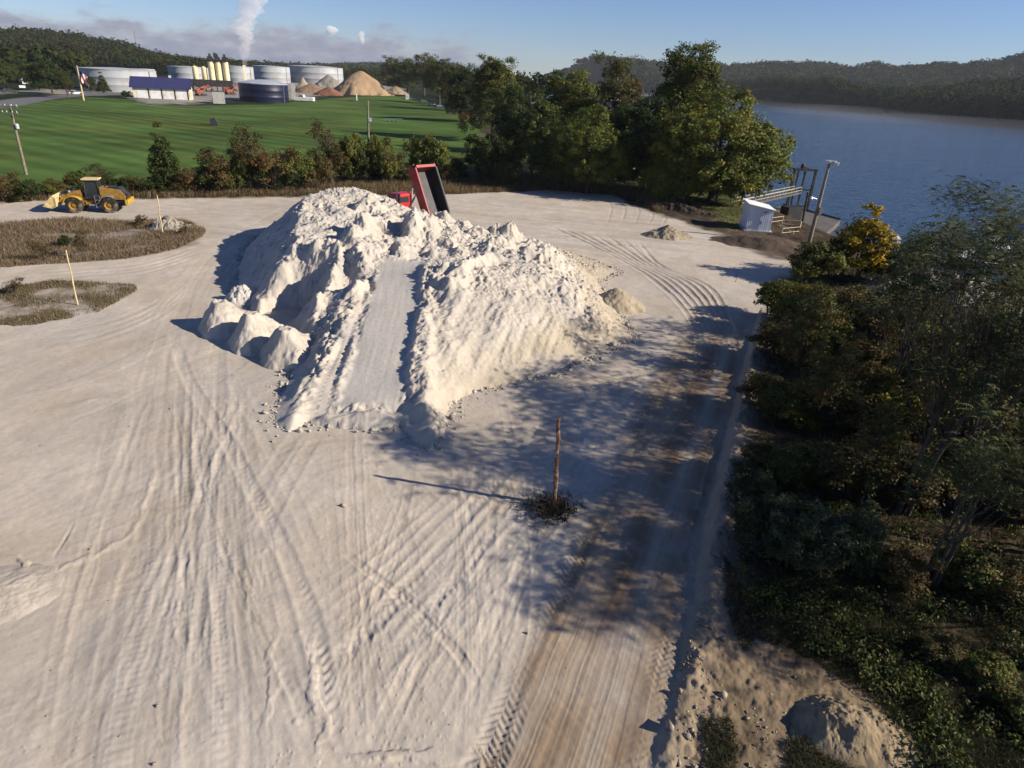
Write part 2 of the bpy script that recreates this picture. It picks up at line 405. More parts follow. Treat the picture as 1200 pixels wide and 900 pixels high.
SAND = np.array([0.535, 0.470, 0.390]); SOIL = np.array([0.085, 0.062, 0.040]); GRASS = np.array([0.070, 0.122, 0.028])
def shade_ground(X, Y, near):
    """zone colours: sand, soil, grass, asphalt, with ragged edges"""
    r = np.hypot(X, Y)
    j = 1.6*fbm(X/3.0, Y/3.0, 4, 31)*np.clip(r/50, 0.35, 3)
    n1 = fbm(X/6.0, Y/6.0, 4, 32); n2 = fbm(X*1.5, Y*1.5, 4, 33)
    col = SOIL*(1+0.5*n1+0.6*n2)[:, None]
    def lay(m, c, v=0.2):
        nonlocal col
        cc = np.asarray(c)*(1+v*n1+v*n2)[:, None]
        col = col*(1-m[:, None])+cc*m[:, None]
    # woods and far banks
    lay(sst(140, 300, r)*1.0, (0.020, 0.028, 0.012), 0.5)
    lay(sst(-1, 1, (polysd(X, Y, YARD)+j*2)/3.0), (0.30, 0.27, 0.235), 0.35)
    gs = polysd(X, Y, FIELD)+j*0.6
    stripe = 0.5+0.5*np.sin((X*0.55+Y*0.83)*1.25+1.2*fbm(X/25, Y/25, 2, 35))
    patch = fbm(X/22.0, Y/11.0, 4, 36)
    gc = GRASS[None, :]*(0.84+0.32*stripe+0.55*patch)[:, None]
    gc[:, 0] *= (1+0.7*np.clip(fbm(X/13, Y/9, 4, 37), 0, 1)); gc *= (1+0.25*fbm(X/3, Y/3, 3, 39))[:, None]
    m = sst(-1, 1, gs/1.2)[:, None]; col = col*(1-m)+gc*m
    m = sst(-1, 1, (polysd(X, Y, GRASS2)+j*0.6)/1.0)[:, None]*0.85; g2 = np.array([0.095, 0.105, 0.032])*(1+0.5*n1+0.5*n2)[:, None]; col = col*(1-m)+g2*m
    lay(sst(-1, 1, polysd(X, Y, ASPH)/0.6), (0.16, 0.16, 0.16), 0.1)
    # path through the field
    d, u = linesd(X, Y, gpts([(160, 122), (192, 126), (215, 128), (300, 127), (365, 125), (420, 125)]))
    lay(np.exp(-(d/0.9)**2)*0.8, (0.22, 0.21, 0.15), 0.2)
    lot = polysd(X, Y, LOT)+j*0.55
    ms = sst(-1, 1, lot/0.9)
    sand = SAND[None, :]*(1+0.16*n1+0.10*n2)[:, None]
    warm = np.clip(0.5+1.6*fbm(X/7.5, Y/7.5, 4, 38), 0, 1)
    sand = sand*(1-0.24*warm[:, None])+np.array([0.47, 0.385, 0.285])*0.24*warm[:, None]
    col = col*(1-ms[:, None])+sand*ms[:, None]
    lay(sst(-1, 1, (polysd(X, Y, WEED1)+j*0.7)/0.9)*0.85, (0.105, 0.072, 0.046), 0.45)
    lay(sst(-1, 1, (polysd(X, Y, WEED2)+j*0.6)/0.8)*0.72*np.clip(0.75+1.2*n2, 0.2, 1), (0.125, 0.100, 0.062), 0.45)
    lay(sst(-1, 1, (polysd(X, Y, DARK)+j*0.3)/0.8)*0.9, (0.062, 0.048, 0.038), 0.3)
    lay(sst(-1, 1, (polysd(X, Y, DARK2)+j*0.3)/0.8)*0.9, (0.105, 0.080, 0.060), 0.3)
    if near:
        lay(sst(-1, 1, (polysd(X, Y, TAN)+j*0.6)/0.4)*0.92, (0.285, 0.215, 0.138), 0.5)
        lay(sst(-1, 1, (polysd(X, Y, PALE)+j)/1.2)*0.8, (0.36, 0.32, 0.26), 0.3)
    return col, ms

TRACKS = []   # (pixel line, half width, depth, lightness, tread)
def tr(pts, hw=0.25, dep=0.02, lum=0.05, tread=0.0): TRACKS.append((spline(gpts(pts), 8), hw, dep, lum, tread))
tr([(205, 400), (222, 448), (262, 510), (300, 580), (335, 650), (362, 720), (380, 800), (392, 905)], 0.26, 0.028, 0.06, 1.0)
tr([(268, 440), (312, 520), (352, 600), (384, 700)], 0.22, 0.012, 0.03, 0.35)
tr([(590, 434), (640, 432), (690, 426), (735, 418)], 0.30, 0.05, -0.05, 1.0)
tr([(575, 452), (640, 452), (720, 446), (770, 430)], 0.30, 0.05, -0.03, 1.0)
tr([(645, 384), (700, 372), (760, 372), (800, 376)], 0.28, 0.05, -0.04, 0.8)
tr([(330, 850), (400, 770), (455, 710), (510, 650), (548, 600), (600, 540), (660, 480)], 0.28, 0.022, 0.02, 0.9)
tr([(440, 790), (500, 720), (552, 655), (590, 600)], 0.26, 0.02, 0.02, 0.6)
for k in range(9):
    o = k*13
    tr([(340+o*0.6, 720+o), (420+o, 660+o*0.5), (500+o, 590+o*0.25), (570+o, 530)], 0.2, 0.012+0.004*(k % 3), 0.05 if k % 2 else -0.02, 0.2*(k % 2))
tr([(380, 850), (440, 700), (480, 640)], 0.12, 0.012, -0.03); tr([(420, 660), (500, 720), (560, 800)], 0.16, 0.02, 0.03, 0.3)
tr([(398, 642), (470, 700), (540, 770), (560, 810)], 0.14, 0.02, -0.02, 0.3)
tr([(300, 545), (360, 520), (440, 510)], 0.2, 0.012, -0.04); tr([(340, 560), (420, 540), (500, 535)], 0.2, 0.012, -0.05)
tr([(350, 505), (318, 548), (280, 620)], 0.25, 0.02, -0.05); tr([(372, 510), (340, 560), (300, 640)], 0.25, 0.02, -0.05)
# sweeping turns on the far right of the lot
for k in range(7):
    o = k*9
    tr([(640+o*2, 262+o*0.4), (720+o, 300+o*0.2), (775+o, 335), (812+o*0.8, 378), (822+o*0.75, 420)], 0.22, 0.05, -0.06, 0.4)
for k in range(12):
    y = 236+k*5.5
    tr([(535, y+2*math.sin(k)), (620, y-2), (700, y-4+3*math.sin(k*2)), (800+8*math.sin(k*3), y+4)], 0.24, 0.03, -0.06 if k % 3 else 0.05, 0.3*(k % 2))
for k in range(5): tr([(700+k*14, 228+k), (716+k*16, 240+k*2), (712+k*16, 262+k)], 0.16, 0.03, -0.07)
for k in range(6): tr([(20, 242+k*2), (120, 246+k*1.5), (240, 242+k*2.2), (340, 240+k*2)], 0.25, 0.02, 0.04 if k % 2 else -0.04)
for k in range(4): tr([(0, 322+k*4), (90, 316+k*4), (170, 308+k*4), (240, 286+k*4)], 0.25, 0.02, 0.05 if k % 2 else -0.03)
for k in range(4): tr([(0, 392+k*8), (100, 384+k*7), (180, 356+k*6), (225, 322+k*5)], 0.25, 0.015, 0.04 if k % 2 else -0.03)
rgt = np.random.default_rng(99)
for k in range(26):
    x0 = rgt.uniform(-40, 380); x1 = rgt.uniform(170, 300); t_ = rgt.uniform(-30, 30)
    q0 = [(x0, 905), (x0*.62+x1*.38+t_, rgt.uniform(700, 760)), (x0*.3+x1*.7+t_*.6, rgt.uniform(560, 620)), (x1, rgt.uniform(430, 480))]
    for o in (0, rgt.uniform(16, 24)): tr([(a+o*(b/905.0), b) for a, b in q0], rgt.uniform(.10, .2), rgt.uniform(.004, .010), rgt.uniform(-.09, .09), 0.25 if rgt.random() < .3 else 0)
for k in range(22):
    x0 = rgt.uniform(330, 560); x1 = rgt.uniform(360, 760); y1 = rgt.uniform(470, 560) if x1 < 560 else rgt.uniform(430, 520); t_ = rgt.uniform(-50, 50)
    q0 = [(x0, 905), (x0*.66+x1*.34+t_, 905-(905-y1)*.4), (x0*.3+x1*.7+t_*.7, 905-(905-y1)*.72), (x1, y1)]
    for o in (0, rgt.uniform(14, 22)): tr([(a+o*(b/905.0), b) for a, b in q0], rgt.uniform(.09, .18), rgt.uniform(.004, .010), rgt.uniform(-.10, .08), 0.3 if rgt.random() < .35 else 0)
for k in range(16):
    y0 = rgt.uniform(400, 760); tr([(-20, y0), (110, y0-rgt.uniform(10, 50)), (240, y0-rgt.uniform(40, 120)), (330, y0-rgt.uniform(60, 160))], .14, .006, rgt.uniform(-.08, .08), 0)
# small erosion ridges (raised: negative depth)
GUL = [([(250, 612), (253, 640), (262, 655), (285, 672), (297, 715), (322, 742), (316, 775), (322, 800), (309, 850), (318, 905)], 0.10, -0.035),
       ([(262, 618), (268, 640), (262, 655)], 0.05, -0.07), ([(372, 720), (366, 770), (368, 820), (382, 850), (364, 905)], 0.10, -0.03),
       ([(2, 755), (20, 710), (44, 688), (72, 665), (118, 645), (160, 612), (184, 530)], 0.10, -0.035), ([(0, 648), (28, 660), (43, 690)], 0.08, -0.06),
       ([(62, 655), (88, 608)], 0.05, 0.05), ([(70, 905), (120, 872)], 0.08, 0.06), ([(178, 905), (188, 820), (188, 770), (192, 740)], 0.07, -0.02),
       ([(212, 905), (214, 800), (206, 700)], 0.07, -0.022),
       ([(395, 890), (470, 884), (540, 890)], 0.12, -0.08)]
for P, hw, dep in GUL: TRACKS.append((spline(gpts(P), 8), hw, dep, 0.0, 0.0))

def near_ground():
    na, nr = 1300, 1010
    A = np.radians(np.linspace(-60, 60, na)); Rr = np.exp(np.linspace(math.log(4.5), math.log(100), nr))
    AA, RR = np.meshgrid(A, Rr); X = (RR*np.sin(AA)).ravel(); Y = (RR*np.cos(AA)).ravel()
    Z = base_z(X, Y); col, ms = shade_ground(X, Y, True)
    Z = Z+berm_z(X, Y)
    # the rough of the sand
    Z += ms*(0.022*fbm(X*0.9, Y*0.9, 4, 50)+0.006*fbm(X*6, Y*6, 3, 51))
    Z += (1-ms)*(0.18*fbm(X*0.8, Y*0.8, 4, 52)+0.05*fbm(X*5, Y*5, 3, 53))
    lum = np.zeros_like(X)
    # wheel streaks of the left haul track
    d, u = linesd(X, Y, LEFTC); wd = np.interp(u, [0, 10, 25, 45, 70], [3.2, 3.2, 2.6, 2.2, 2.4])
    m = ms*(1-sst(0.75, 1.15, np.abs(d)/wd+0.25*fbm(X/3, Y/3, 3, 57)))
    wob = 0.25*fbm(X*0.3, Y*0.3, 2, 58)
    s1 = vn((d+wob)*1.7, u*0.06, 54); s2 = vn((d+wob)*5.5, u*0.12, 55); s3 = vn((d+wob)*14, u*0.5, 56)
    Z += m*(0.030*s1+0.014*s2+0.006*s3); lum += m*(0.10*s1+0.13*s2+0.09*s3)
    tire = m*np.clip(vn((d+wob)*2.6, u*0.04, 59)*3, 0, 1)
    Z += tire*0.004*np.sin(u*2*PI/0.22)
    # the dirt road on the right
    d, u = linesd(X, Y, ROADC); wl = np.interp(u, [0, 5, 12, 22, 40], [1.75, 1.9, 2.2, 2.5, 2.5])
    m = ms*(1-sst(0.85, 1.2, np.abs(d)/wl+0.12*fbm(X, Y, 3, 60)))*(1-sst(24, 38, u)*0.75)
    wob = 0.10*fbm(X*0.5, Y*0.5, 2, 61)
    s1 = vn((d+wob)*2.2, u*0.05, 62); s2 = vn((d+wob)*7, u*0.10, 63); s3 = vn((d+wob)*19, u*0.25, 64)
    Z += m*(0.030*s1+0.018*s2+0.009*s3)
    brown = np.exp(-((d+0.35)/0.55)**2)+0.9*np.exp(-((d-1.05)/0.45)**2)+0.5*np.exp(-((d+1.75)/0.35)**2)
    brown = np.clip(brown*(0.95+0.8*vn((d)*1.2, u*0.16, 65))+0.35*s1+0.25*s2, 0, 1)*m
    base = np.array([0.345, 0.265, 0.18])
    col = col*(1-0.85*m[:, None])+base*0.85*m[:, None]
    bc = np.array([0.185, 0.120, 0.074]); col = col*(1-0.85*brown[:, None])+bc*0.85*brown[:, None]
    lum += m*(0.12*s2+0.12*s3)
    pale = np.exp(-((d-0.36)/0.2)**2)*m*np.clip(0.6+vn(d*3, u*0.2, 66)*1.6, 0, 1)
    col = col*(1-0.5*pale[:, None])+np.array([0.50, 0.45, 0.38])*0.5*pale[:, None]
    # ruts on both shoulders with tread marks
    for off, hw in ((-2.15, 0.3), (-1.75, 0.2), (1.75, 0.26), (1.38, 0.18), (2.1, 0.2)):
        q = d-off*(wl/2.0); g = np.exp(-(q/hw)**4)*ms*(1-sst(18, 26, u))*np.clip(0.6+1.3*fbm(X*0.6, Y*0.6, 2, 67), 0, 1)
        Z += g*(-0.035+0.018*np.sin((u+np.abs(q)*0.9)*2*PI/0.24)+0.012*np.sin(u*5+q*9)); col *= (1-0.14*g)[:, None]
    # streaks across the rest of the sand
    for q_, (f1, cc, amt) in enumerate(((0.22, (0.46, 0.425, 0.38), 0.40), (0.5, (0.43, 0.345, 0.245), 0.30), (1.6, (0.41, 0.37, 0.315), 0.30))):
        g = ms*np.clip(fbm(X*f1+7*q_, Y*f1*0.8, 4, 150+q_*7, 0.6)*2.6-0.12, 0, 1)*amt; col = col*(1-g[:, None])+np.array(cc)*g[:, None]
    # scuffs and clods
    wv, wid = worley(X*2.3, Y*2.3, 160); g = ms*np.clip(0.30-wv, 0, 1)*(wid > 0.88)*np.clip(-.1+2.2*fbm(X*0.4, Y*0.4, 2, 161), 0, 1); Z += 0.10*g
    wv, wid = worley(X*6.5, Y*6.5, 162); g = ms*np.clip(0.32-wv, 0, 1)*(wid > 0.80)*np.clip(-.15+2.4*fbm(X*0.5, Y*0.5, 3, 163), 0, 1); Z += 0.06*g; lum -= 0.3*g
    s = vn((X*0.25+Y*1.0)*1.6, (X-Y*0.2)*0.10, 68)+0.6*vn((X*0.3+Y)*4.5, (X-Y*0.3)*0.22, 69)
    q = ms*sst(48, 60, Y); Z += q*0.05*s; lum += q*0.16*s
    s = vn((X*0.75+Y*0.66)*2.6, (X*0.66-Y*0.75)*0.16, 70)+0.7*vn((X*0.8+Y*0.6)*8, (X*0.6-Y*0.8)*0.4, 71)
    q = ms*(1-sst(40, 55, Y))*sst(-9, -3, X); Z += q*0.008*s; lum += q*0.06*s
    s = vn((X*0.96-Y*0.28)*2.2, (X*0.28+Y*0.96)*0.13, 72)+0.6*vn((X*0.9-Y*0.4)*7, (X*0.4+Y*0.9)*0.4, 73)
    q = ms*(1-sst(-9, -5, X))*(1-sst(40, 55, Y)); Z += q*0.008*s; lum += q*0.06*s
    for P, hw, dep, lu, tread in TRACKS:
        x0, y0 = P.min(0)-1.2; x1, y1 = P.max(0)+1.2
        k = np.nonzero((X > x0) & (X < x1) & (Y > y0) & (Y < y1))[0]
        if not len(k): continue
        x = X[k]; y = Y[k]; d, u = linesd(x, y, P)
        d = d+0.06*fbm(x*1.7, y*1.7, 2, 74)+(0.16*fbm(x*3, y*3, 3, 75) if dep < 0 else 0)
        g = np.exp(-(np.abs(d)/hw)**4); L = u.max(); fade = np.clip(u/3, 0, 1)*np.clip((L-u)/3, 0, 1) if L > 8 else np.clip(u/1.0, 0, 1)*np.clip((L-u)/1.0, 0, 1)
        g = g*fade*np.clip(0.8+1.0*fbm(x*0.35, y*0.35, 2, 76), 0.25, 1)
        sh = np.exp(-((np.abs(d)-hw*1.25)/(hw*0.4))**2)*fade
        Z[k] += ms[k]*(-dep*g+0.45*max(dep, 0)*sh)
        if tread: Z[k] += ms[k]*g*tread*0.012*np.clip(1.6*np.sin((u+np.abs(d)*0.7)*2*PI/0.30), -1, 1)*np.clip(0.55+1.6*fbm(x*0.7, y*0.7, 3, 78), 0.1, 1.2)
        lum[k] += lu*g*(1.3 if lu < 0 else 0.7)
    col = np.clip(col*(1+lum)[:, None], 0.01, 0.9)
    # crumbs of stone beside the berm
    d, u = linesd(X, Y, BERM); q = np.exp(-((d-0.6)/0.45)**2)*sst(8, 10, Y)*(1-sst(36, 42, Y))
    wv, wid = worley(X*3.2, Y*3.2, 77); Z += q*0.16*np.clip(0.55-wv, 0, 1)*(wid > 0.35)
    col = col*(1-0.5*q[:, None])+np.array([0.36, 0.28, 0.19])*0.5*q[:, None]
    idx = np.arange(na*nr).reshape(nr, na)
    F = np.stack([idx[:-1, :-1], idx[:-1, 1:], idx[1:, 1:], idx[1:, :-1]], -1).reshape(-1, 4)[:, ::-1]
    V = np.stack([X, Y, Z], 1)
    o = mesh_np('sand_lot', V, F, MAT['ground'], col); tag(o, kind='structure'); return o
def far_ground():
    na, nr = 760, 620
    A = np.radians(np.linspace(-88, 88, na)); Rr = np.concatenate([np.exp(np.linspace(math.log(2), math.log(90), 60))[:-1], np.exp(np.linspace(math.log(90), math.log(3300), nr-59))])
    AA, RR = np.meshgrid(A, Rr); X = (RR*np.sin(AA)).ravel(); Y = (RR*np.cos(AA)).ravel()
    Z = base_z(X, Y); col, ms = shade_ground(X, Y, False)
    inn = ((RR < 97) & (RR > 4.7) & (np.abs(AA) < np.radians(59.5))).ravel()
    Z = np.where(inn, Z-0.8, Z)
    idx = np.arange(na*nr).reshape(nr, na)
    F = np.stack([idx[:-1, :-1], idx[:-1, 1:], idx[1:, 1:], idx[1:, :-1]], -1).reshape(-1, 4)[:, ::-1]
    fx = X[F].mean(1); fy = Y[F].mean(1); fr = np.hypot(fx, fy)
    g = (polysd(fx, fy, FIELD) > 0) & (fr > 60); h = (fr > 480) & ~((fx > bank_x(fy)) & (fx < far_x(fy)))
    rb = (fx > bank_x(fy)-6) & (fx < far_x(fy)+6)
    for nm, m in (('field', g), ('hills', h & ~g), ('river_bed', rb & ~g & ~h), ('ground', ~g & ~h & ~rb)):
        f = F[m]; us, inv = np.unique(f, return_inverse=True)
        o = mesh_np(nm, np.stack([X, Y, Z], 1)[us], inv.reshape(-1, 4), MAT['ground'], col[us]); tag(o, kind='structure')

def water():
    n = NT('river_water'); tc = n.n('TexCoord').outputs['Object']
    a = n.n('Mapping'); a.inputs['Scale'].default_value = (0.35, 1.0, 1); a.inputs['Rotation'].default_value = (0, 0, 0.3); n.l(tc, a.inputs[0])
    h = n.math('ADD', n.noise(0.9, 3, a.outputs[0]), n.math('MULTIPLY', n.noise(0.09, 3, a.outputs[0]), 1.5))
    band = n.noise(0.012, 3, a.outputs[0])
    rg = n.math('MULTIPLY_ADD', band, 0.12, 0.03)
    b = n.pri((0.010, 0.030, 0.065, 1), rg, 0.5, 0, n.bump(h, 0.7, 0.45)); b.inputs['IOR'].default_value = 1.33
    V = []; F = []; ys = np.linspace(-60, 3250, 80)
    for y in ys:
        for t in np.linspace(0, 1, 12):
            x0, x1 = bank_x(y)-9, far_x(y)+8; V.append((x0+(x1-x0)*t, y, -5.0))
    for i in range(len(ys)-1):
        for k in range(11): F.append((i*12+k, i*12+k+1, (i+1)*12+k+1, (i+1)*12+k))
    tag(mesh_np('water', V, np.array(F), n.m), kind='structure')

# ================================================================== heaps of sand and soil
def grid_mesh(name, x0, x1, y0, y1, st, hf, mat, parent=None):
    xs = np.arange(x0, x1, st); ys = np.arange(y0, y1, st)
    XX, YY = np.meshgrid(xs, ys); X = XX.ravel(); Y = YY.ravel()
    Z, col = hf(X, Y)
    idx = np.arange(len(X)).reshape(len(ys), len(xs))
    F = np.stack([idx[:-1, :-1], idx[:-1, 1:], idx[1:, 1:], idx[1:, :-1]], -1).reshape(-1, 4)
    keep = (Z[F] > -0.12).any(1); F = F[keep]
    us, inv = np.unique(F, return_inverse=True)
    return mesh_np(name, np.stack([X, Y, Z], 1)[us], inv.reshape(-1, 4), mat, col[us])

OUT = [(322, 497), (338, 506), (362, 494), (368, 497), (440, 503), (468, 498), (490, 521), (506, 526), (522, 505), (530, 474), (562, 458), (640, 441), (700, 416), (742, 398), (735, 380), (712, 352), (700, 330)]
BACK = [(8.5, 52), (5, 57), (0, 61), (-6, 63.5), (-12, 66), (-18, 66.5)]
OUT2 = [(300, 370), (345, 398), (352, 412), (338, 445), (322, 478)]
CREST = [at(*q) for q in [(362, 224, 4.4), (347, 240, 4.1), (338, 262, 3.75), (338, 290, 3.3), (322, 325, 1.9)]]
LEFTB = np.array([(c[0]-1.22*c[2], c[1]+0.25*c[2]) for c in CREST])
PILE = np.vstack([gpts(OUT), np.array(BACK), LEFTB, gpts(OUT2)])
CP = [(385, 216, 6.2), (362, 224, 5.9), (415, 226, 5.7), (347, 240, 5.5), (338, 262, 5.0), (340, 284, 4.6), (352, 288, 4.4), (440, 240, 5.2), (470, 250, 4.7), (510, 262, 4.2), (545, 271, 3.9), (580, 280, 3.7), (620, 288, 3.5), (648, 297, 3.2),
      (380, 250, 5.3), (410, 262, 4.8), (380, 280, 4.4), (440, 285, 4.2), (470, 297, 3.8), (520, 300, 3.8), (560, 300, 3.7), (610, 305, 3.6),
      (445, 305, 3.7), (497, 308, 3.7), (430, 360, 2.55), (490, 365, 2.55), (412, 420, 1.35), (480, 425, 1.35), (396, 470, 0.40), (470, 475, 0.40), (440, 488, 0.5),
      (425, 335, 3.2), (402, 385, 2.15), (372, 445, 0.95), (350, 485, 0.45),
      (400, 320, 3.1), (388, 345, 2.6), (372, 375, 1.9), (350, 330, 2.2), (332, 318, 2.7), (310, 345, 1.0), (350, 365, 0.8), (380, 330, 2.6), (335, 300, 3.6),
      (505, 322, 3.7), (503, 350, 2.95), (500, 400, 2.0), (498, 440, 1.35), (502, 480, 0.8), (505, 508, 0.45),
      (530, 340, 3.7), (560, 314, 4.2), (600, 316, 4.0), (635, 322, 3.6), (660, 334, 2.8), (560, 370, 2.5), (600, 378, 2.3), (645, 378, 1.7), (556, 415, 1.3), (620, 408, 1.0), (680, 386, 0.8), (525, 400, 2.2), (520, 450, 1.2)]
CP = [(a, b, c if c <= 0.5 else 0.5+(c-0.5)*0.72) for a, b, c in CP]
ZS = lambda L: [(a, b, c if c <= 0.5 else 0.5+(c-0.5)*0.72) for a, b, c in L]
def rbf(P, h, sm=0.02):
    d = np.sqrt(((P[:, None]-P[None])**2).sum(-1)); n = len(P)
    K = np.zeros((n+3, n+3)); K[:n, :n] = d+0*np.eye(n); K[:n, :n] -= sm*np.eye(n); K[:n, n] = 1; K[:n, n+1:] = P; K[n, :n] = 1; K[n+1:, :n] = P.T
    w_ = np.linalg.solve(K, np.concatenate([h, [0, 0, 0]]))
    def f(X, Y):
        r = w_[n]+w_[n+1]*X+w_[n+2]*Y
        for i in range(n): r = r+w_[i]*np.sqrt((X-P[i, 0])**2+(Y-P[i, 1])**2)
        return r
    return f
def g3(pts): return np.array([at(*p) for p in pts])
RAMP = np.array([at(*p)[:2] for p in ZS([(446, 304, 3.7), (497, 306, 3.7), (492, 365, 2.55), (482, 425, 1.35), (471, 478, 0.4), (392, 474, 0.4), (410, 420, 1.35), (429, 360, 2.55)])])
RAMPC = g3(ZS([(470, 300, 3.75), (463, 362, 2.55), (447, 422, 1.35), (433, 474, 0.4), (430, 500, 0.0)]))
SHOULD = np.array([at(*p)[:2] for p in ZS([(446, 304, 3.7), (429, 360, 2.55), (410, 420, 1.35), (392, 474, 0.4), (352, 500, 0), (345, 490, 0.4), (372, 440, 1.0), (402, 383, 2.2), (425, 333, 3.2)])])
RIDGES = [  # line of pixels with z, half width, added height, steepness of the left (sun-away) side
    ([(440, 300, 3.7), (424, 335, 3.2), (400, 383, 2.3), (372, 430, 1.3), (350, 462, 0.9), (336, 492, 0.5)], 0.45, 0.16),
    ([(503, 310, 3.9), (503, 345, 3.3), (499, 400, 2.3), (496, 440, 1.6), (499, 480, 1.0), (504, 512, 0.5)], 0.6, 0.30),
    ([(584, 304, 3.9), (560, 312, 4.0), (535, 330, 3.7), (516, 352, 3.1)], 0.9, 0.7),
    ([(347, 286, 4.3), (330, 312, 3.0), (306, 340, 1.6), (292, 352, 0.8)], 0.8, 0.7),
    ([(396, 296, 4.0), (392, 315, 3.3), (378, 345, 2.5), (366, 380, 1.5)], 0.8, 1.0),
    ([(362, 300, 3.9), (374, 293, 4.2), (396, 296, 4.0)], 0.8, 0.6),
    ([(420, 300, 3.9), (428, 322, 3.5), (416, 350, 2.7)], 0.5, 0.5),
    ([(366, 494, 0.1), (400, 492, 0.2), (440, 492, 0.2), (466, 488, 0.3)], 0.55, 0.42),
]
HOL = [((352, 352, 0.8), 2.0, 1.8), ((414, 332, 2.9), 1.0, 0.8), ((480, 500, 0.1), 0.5, 0.4)]
def pile_h(X, Y):
    d = polysd(X, Y, PILE); d = d+0.35*fbm(X*0.9, Y*0.9, 4, 80)*sst(-1, 2, d)+0.12*fbm(X*3, Y*3, 3, 81)
    G = g3(CP); D0 = PILE
    D0 = np.vstack([gpts(OUT), np.array(BACK)[:-2], gpts(OUT2)])
    P = np.vstack([G[:, :2], D0]); h = np.concatenate([G[:, 2], np.zeros(len(D0))])
    z = rbf(P, h)(X, Y)
    left = sst(-14.5, -17.5, X)*sst(36, 41, Y)
    z = np.minimum(np.maximum(z, left*3.2), (0.86-0.05*left)*d+0.02); z = np.minimum(z, 4.3+0.5*fbm(X*.4, Y*.4, 2, 79))
    z = np.where(d < 0, np.minimum(z, d*0.9), z)
    ramp = sst(-0.15, 0.35, polysd(X, Y, RAMP)+0.18*fbm(X*2, Y*2, 3, 82)); sho = sst(-0.1, 0.4, polysd(X, Y, SHOULD))
    rough = np.clip(sst(0.1, 1.6, d), 0, 1)*(1-0.6*left*(1-sst(4.2, 5.6, d)))*(1-ramp)*(1-0.93*sho)
    for L, hw, hh in RIDGES:
        G = g3(ZS(L)); S = spline(G[:, :2], 6); q, u = linesd(X, Y, S)
        q = q+0.35*fbm(X*1.1, Y*1.1, 3, 83)
        prof = np.where(q < 0, np.exp(-(q/(hw*0.55))**2), np.exp(-(q/(hw*1.5))**2))
        Lu = u.max(); z = z+hh*prof*(0.75+0.7*fbm(X*0.8, Y*0.8, 3, 84))*np.clip(u/0.8+0.3, 0, 1)*np.clip((Lu-u)/0.8+0.3, 0, 1)*(1-0.8*ramp)
    for p, rr, dd in HOL:
        c_ = at(*ZS([p])[0]); z = z-dd*np.exp(-(((X-c_[0])**2+(Y-c_[1])**2)/(rr*rr)))*(1-ramp)*sst(0, 1, d)
    # mounds left by the tipped loads on the top
    rg = np.random.default_rng(5)
    for k in range(85):
        x = rg.uniform(372, 640); y = rg.uniform(226, 300)
        if y < 236: continue
        zz = np.interp(y, [215, 250, 300], [4.3, 3.6, 2.9]); c_ = at(x, y, zz)
        if polysd(np.array([c_[0]]), np.array([c_[1]]), PILE)[0] < 1.2: continue
        R_ = rg.uniform(0.7, 1.5); hh = R_*rg.uniform(0.30, 0.62); a = rg.uniform(-0.5, 0.9)
        m = (np.abs(X-c_[0]) < 3) & (np.abs(Y-c_[1]) < 3); x_ = X[m]-c_[0]; y_ = Y[m]-c_[1]
        u = x_*math.cos(a)+y_*math.sin(a); v = -x_*math.sin(a)+y_*math.cos(a)
        u = np.where(u < 0, u*1.7, u*0.85)
        z[m] += np.maximum(0, 1-np.sqrt(u*u+v*v*0.8)/R_*(1+0.4*fbm(X[m]*1.4, Y[m]*1.4, 3, 86)))*hh*(1-ramp[m])
    face = sst(-5.5, -2.5, X)*(1-sst(34, 38, Y))
    sel = np.nonzero((d > -0.5) & (rough > 0.01))[0]; x = X[sel]; y = Y[sel]; rf = rough[sel]; fc = face[sel]
    wx = x+0.35*fbm(x*0.8, y*0.8, 3, 87); wy = y+0.35*fbm(x*0.8+9, y*0.8, 3, 187)
    big = np.clip(0.5+1.8*fbm(x*0.35, y*0.35, 2, 188), 0, 1)*(1-0.65*fc)
    rid = (0.5-np.abs(vn(wx*1.15, wy*0.95, 88)*2))+0.5*(0.5-np.abs(vn(wx*2.5, wy*2.3, 189)*2))+0.25*(0.5-np.abs(vn(wx*5.3, wy*5.1, 190)*2))
    w2, i2 = worley(wx*1.7, wy*1.7, 89); w3, i3 = worley(x*3.6, y*3.6, 92); w4, i4 = worley(x*7.5, y*7.5, 192)
    cl = np.clip(0.35+2.2*fbm(x*0.55, y*0.55, 3, 93), 0, 1)
    q = 0.36*fbm(x*0.6, y*0.6, 3, 90)+0.30*big*rid+0.30*big*np.clip(0.5-w2, 0, 1)*(i2 > 0.45)+0.30*cl*np.clip(0.45-w3, 0, 1)*(i3 > 0.5)+0.20*cl*np.clip(0.45-w4, 0, 1)*(i4 > 0.3)+0.10*fbm(x*4, y*4, 4, 91, 0.7)
    chute = vn(x*1.5-y*0.35, y*0.16+x*0.05, 193)+0.5*vn(x*4-y*0.9, y*0.4, 194)
    q = q*(1-0.45*fc)+fc*0.20*chute
    z[sel] += rf*q
    # smooth slides on the steep right face, wheel marks on the ramp and its shoulder
    q, u = linesd(X, Y, RAMPC[:, :2]); z = z+ramp*(0.012*vn(q*6, u*0.3, 94)+0.008*fbm(X*8, Y*8, 2, 95))
    z = z+sho*(0.16*vn(q*3.2, u*0.10, 96)+0.035*np.sin(u*2*PI/0.28)*(vn(q*2.4, u*0.05, 97) > 0.08))
    lum = 0.10*fbm(X*0.5, Y*0.5, 4, 98)+0.06*fbm(X*3, Y*3, 3, 99)
    col = np.array([0.535, 0.480, 0.405])[None]*(1+lum)[:, None]*np.ones((len(X), 1))
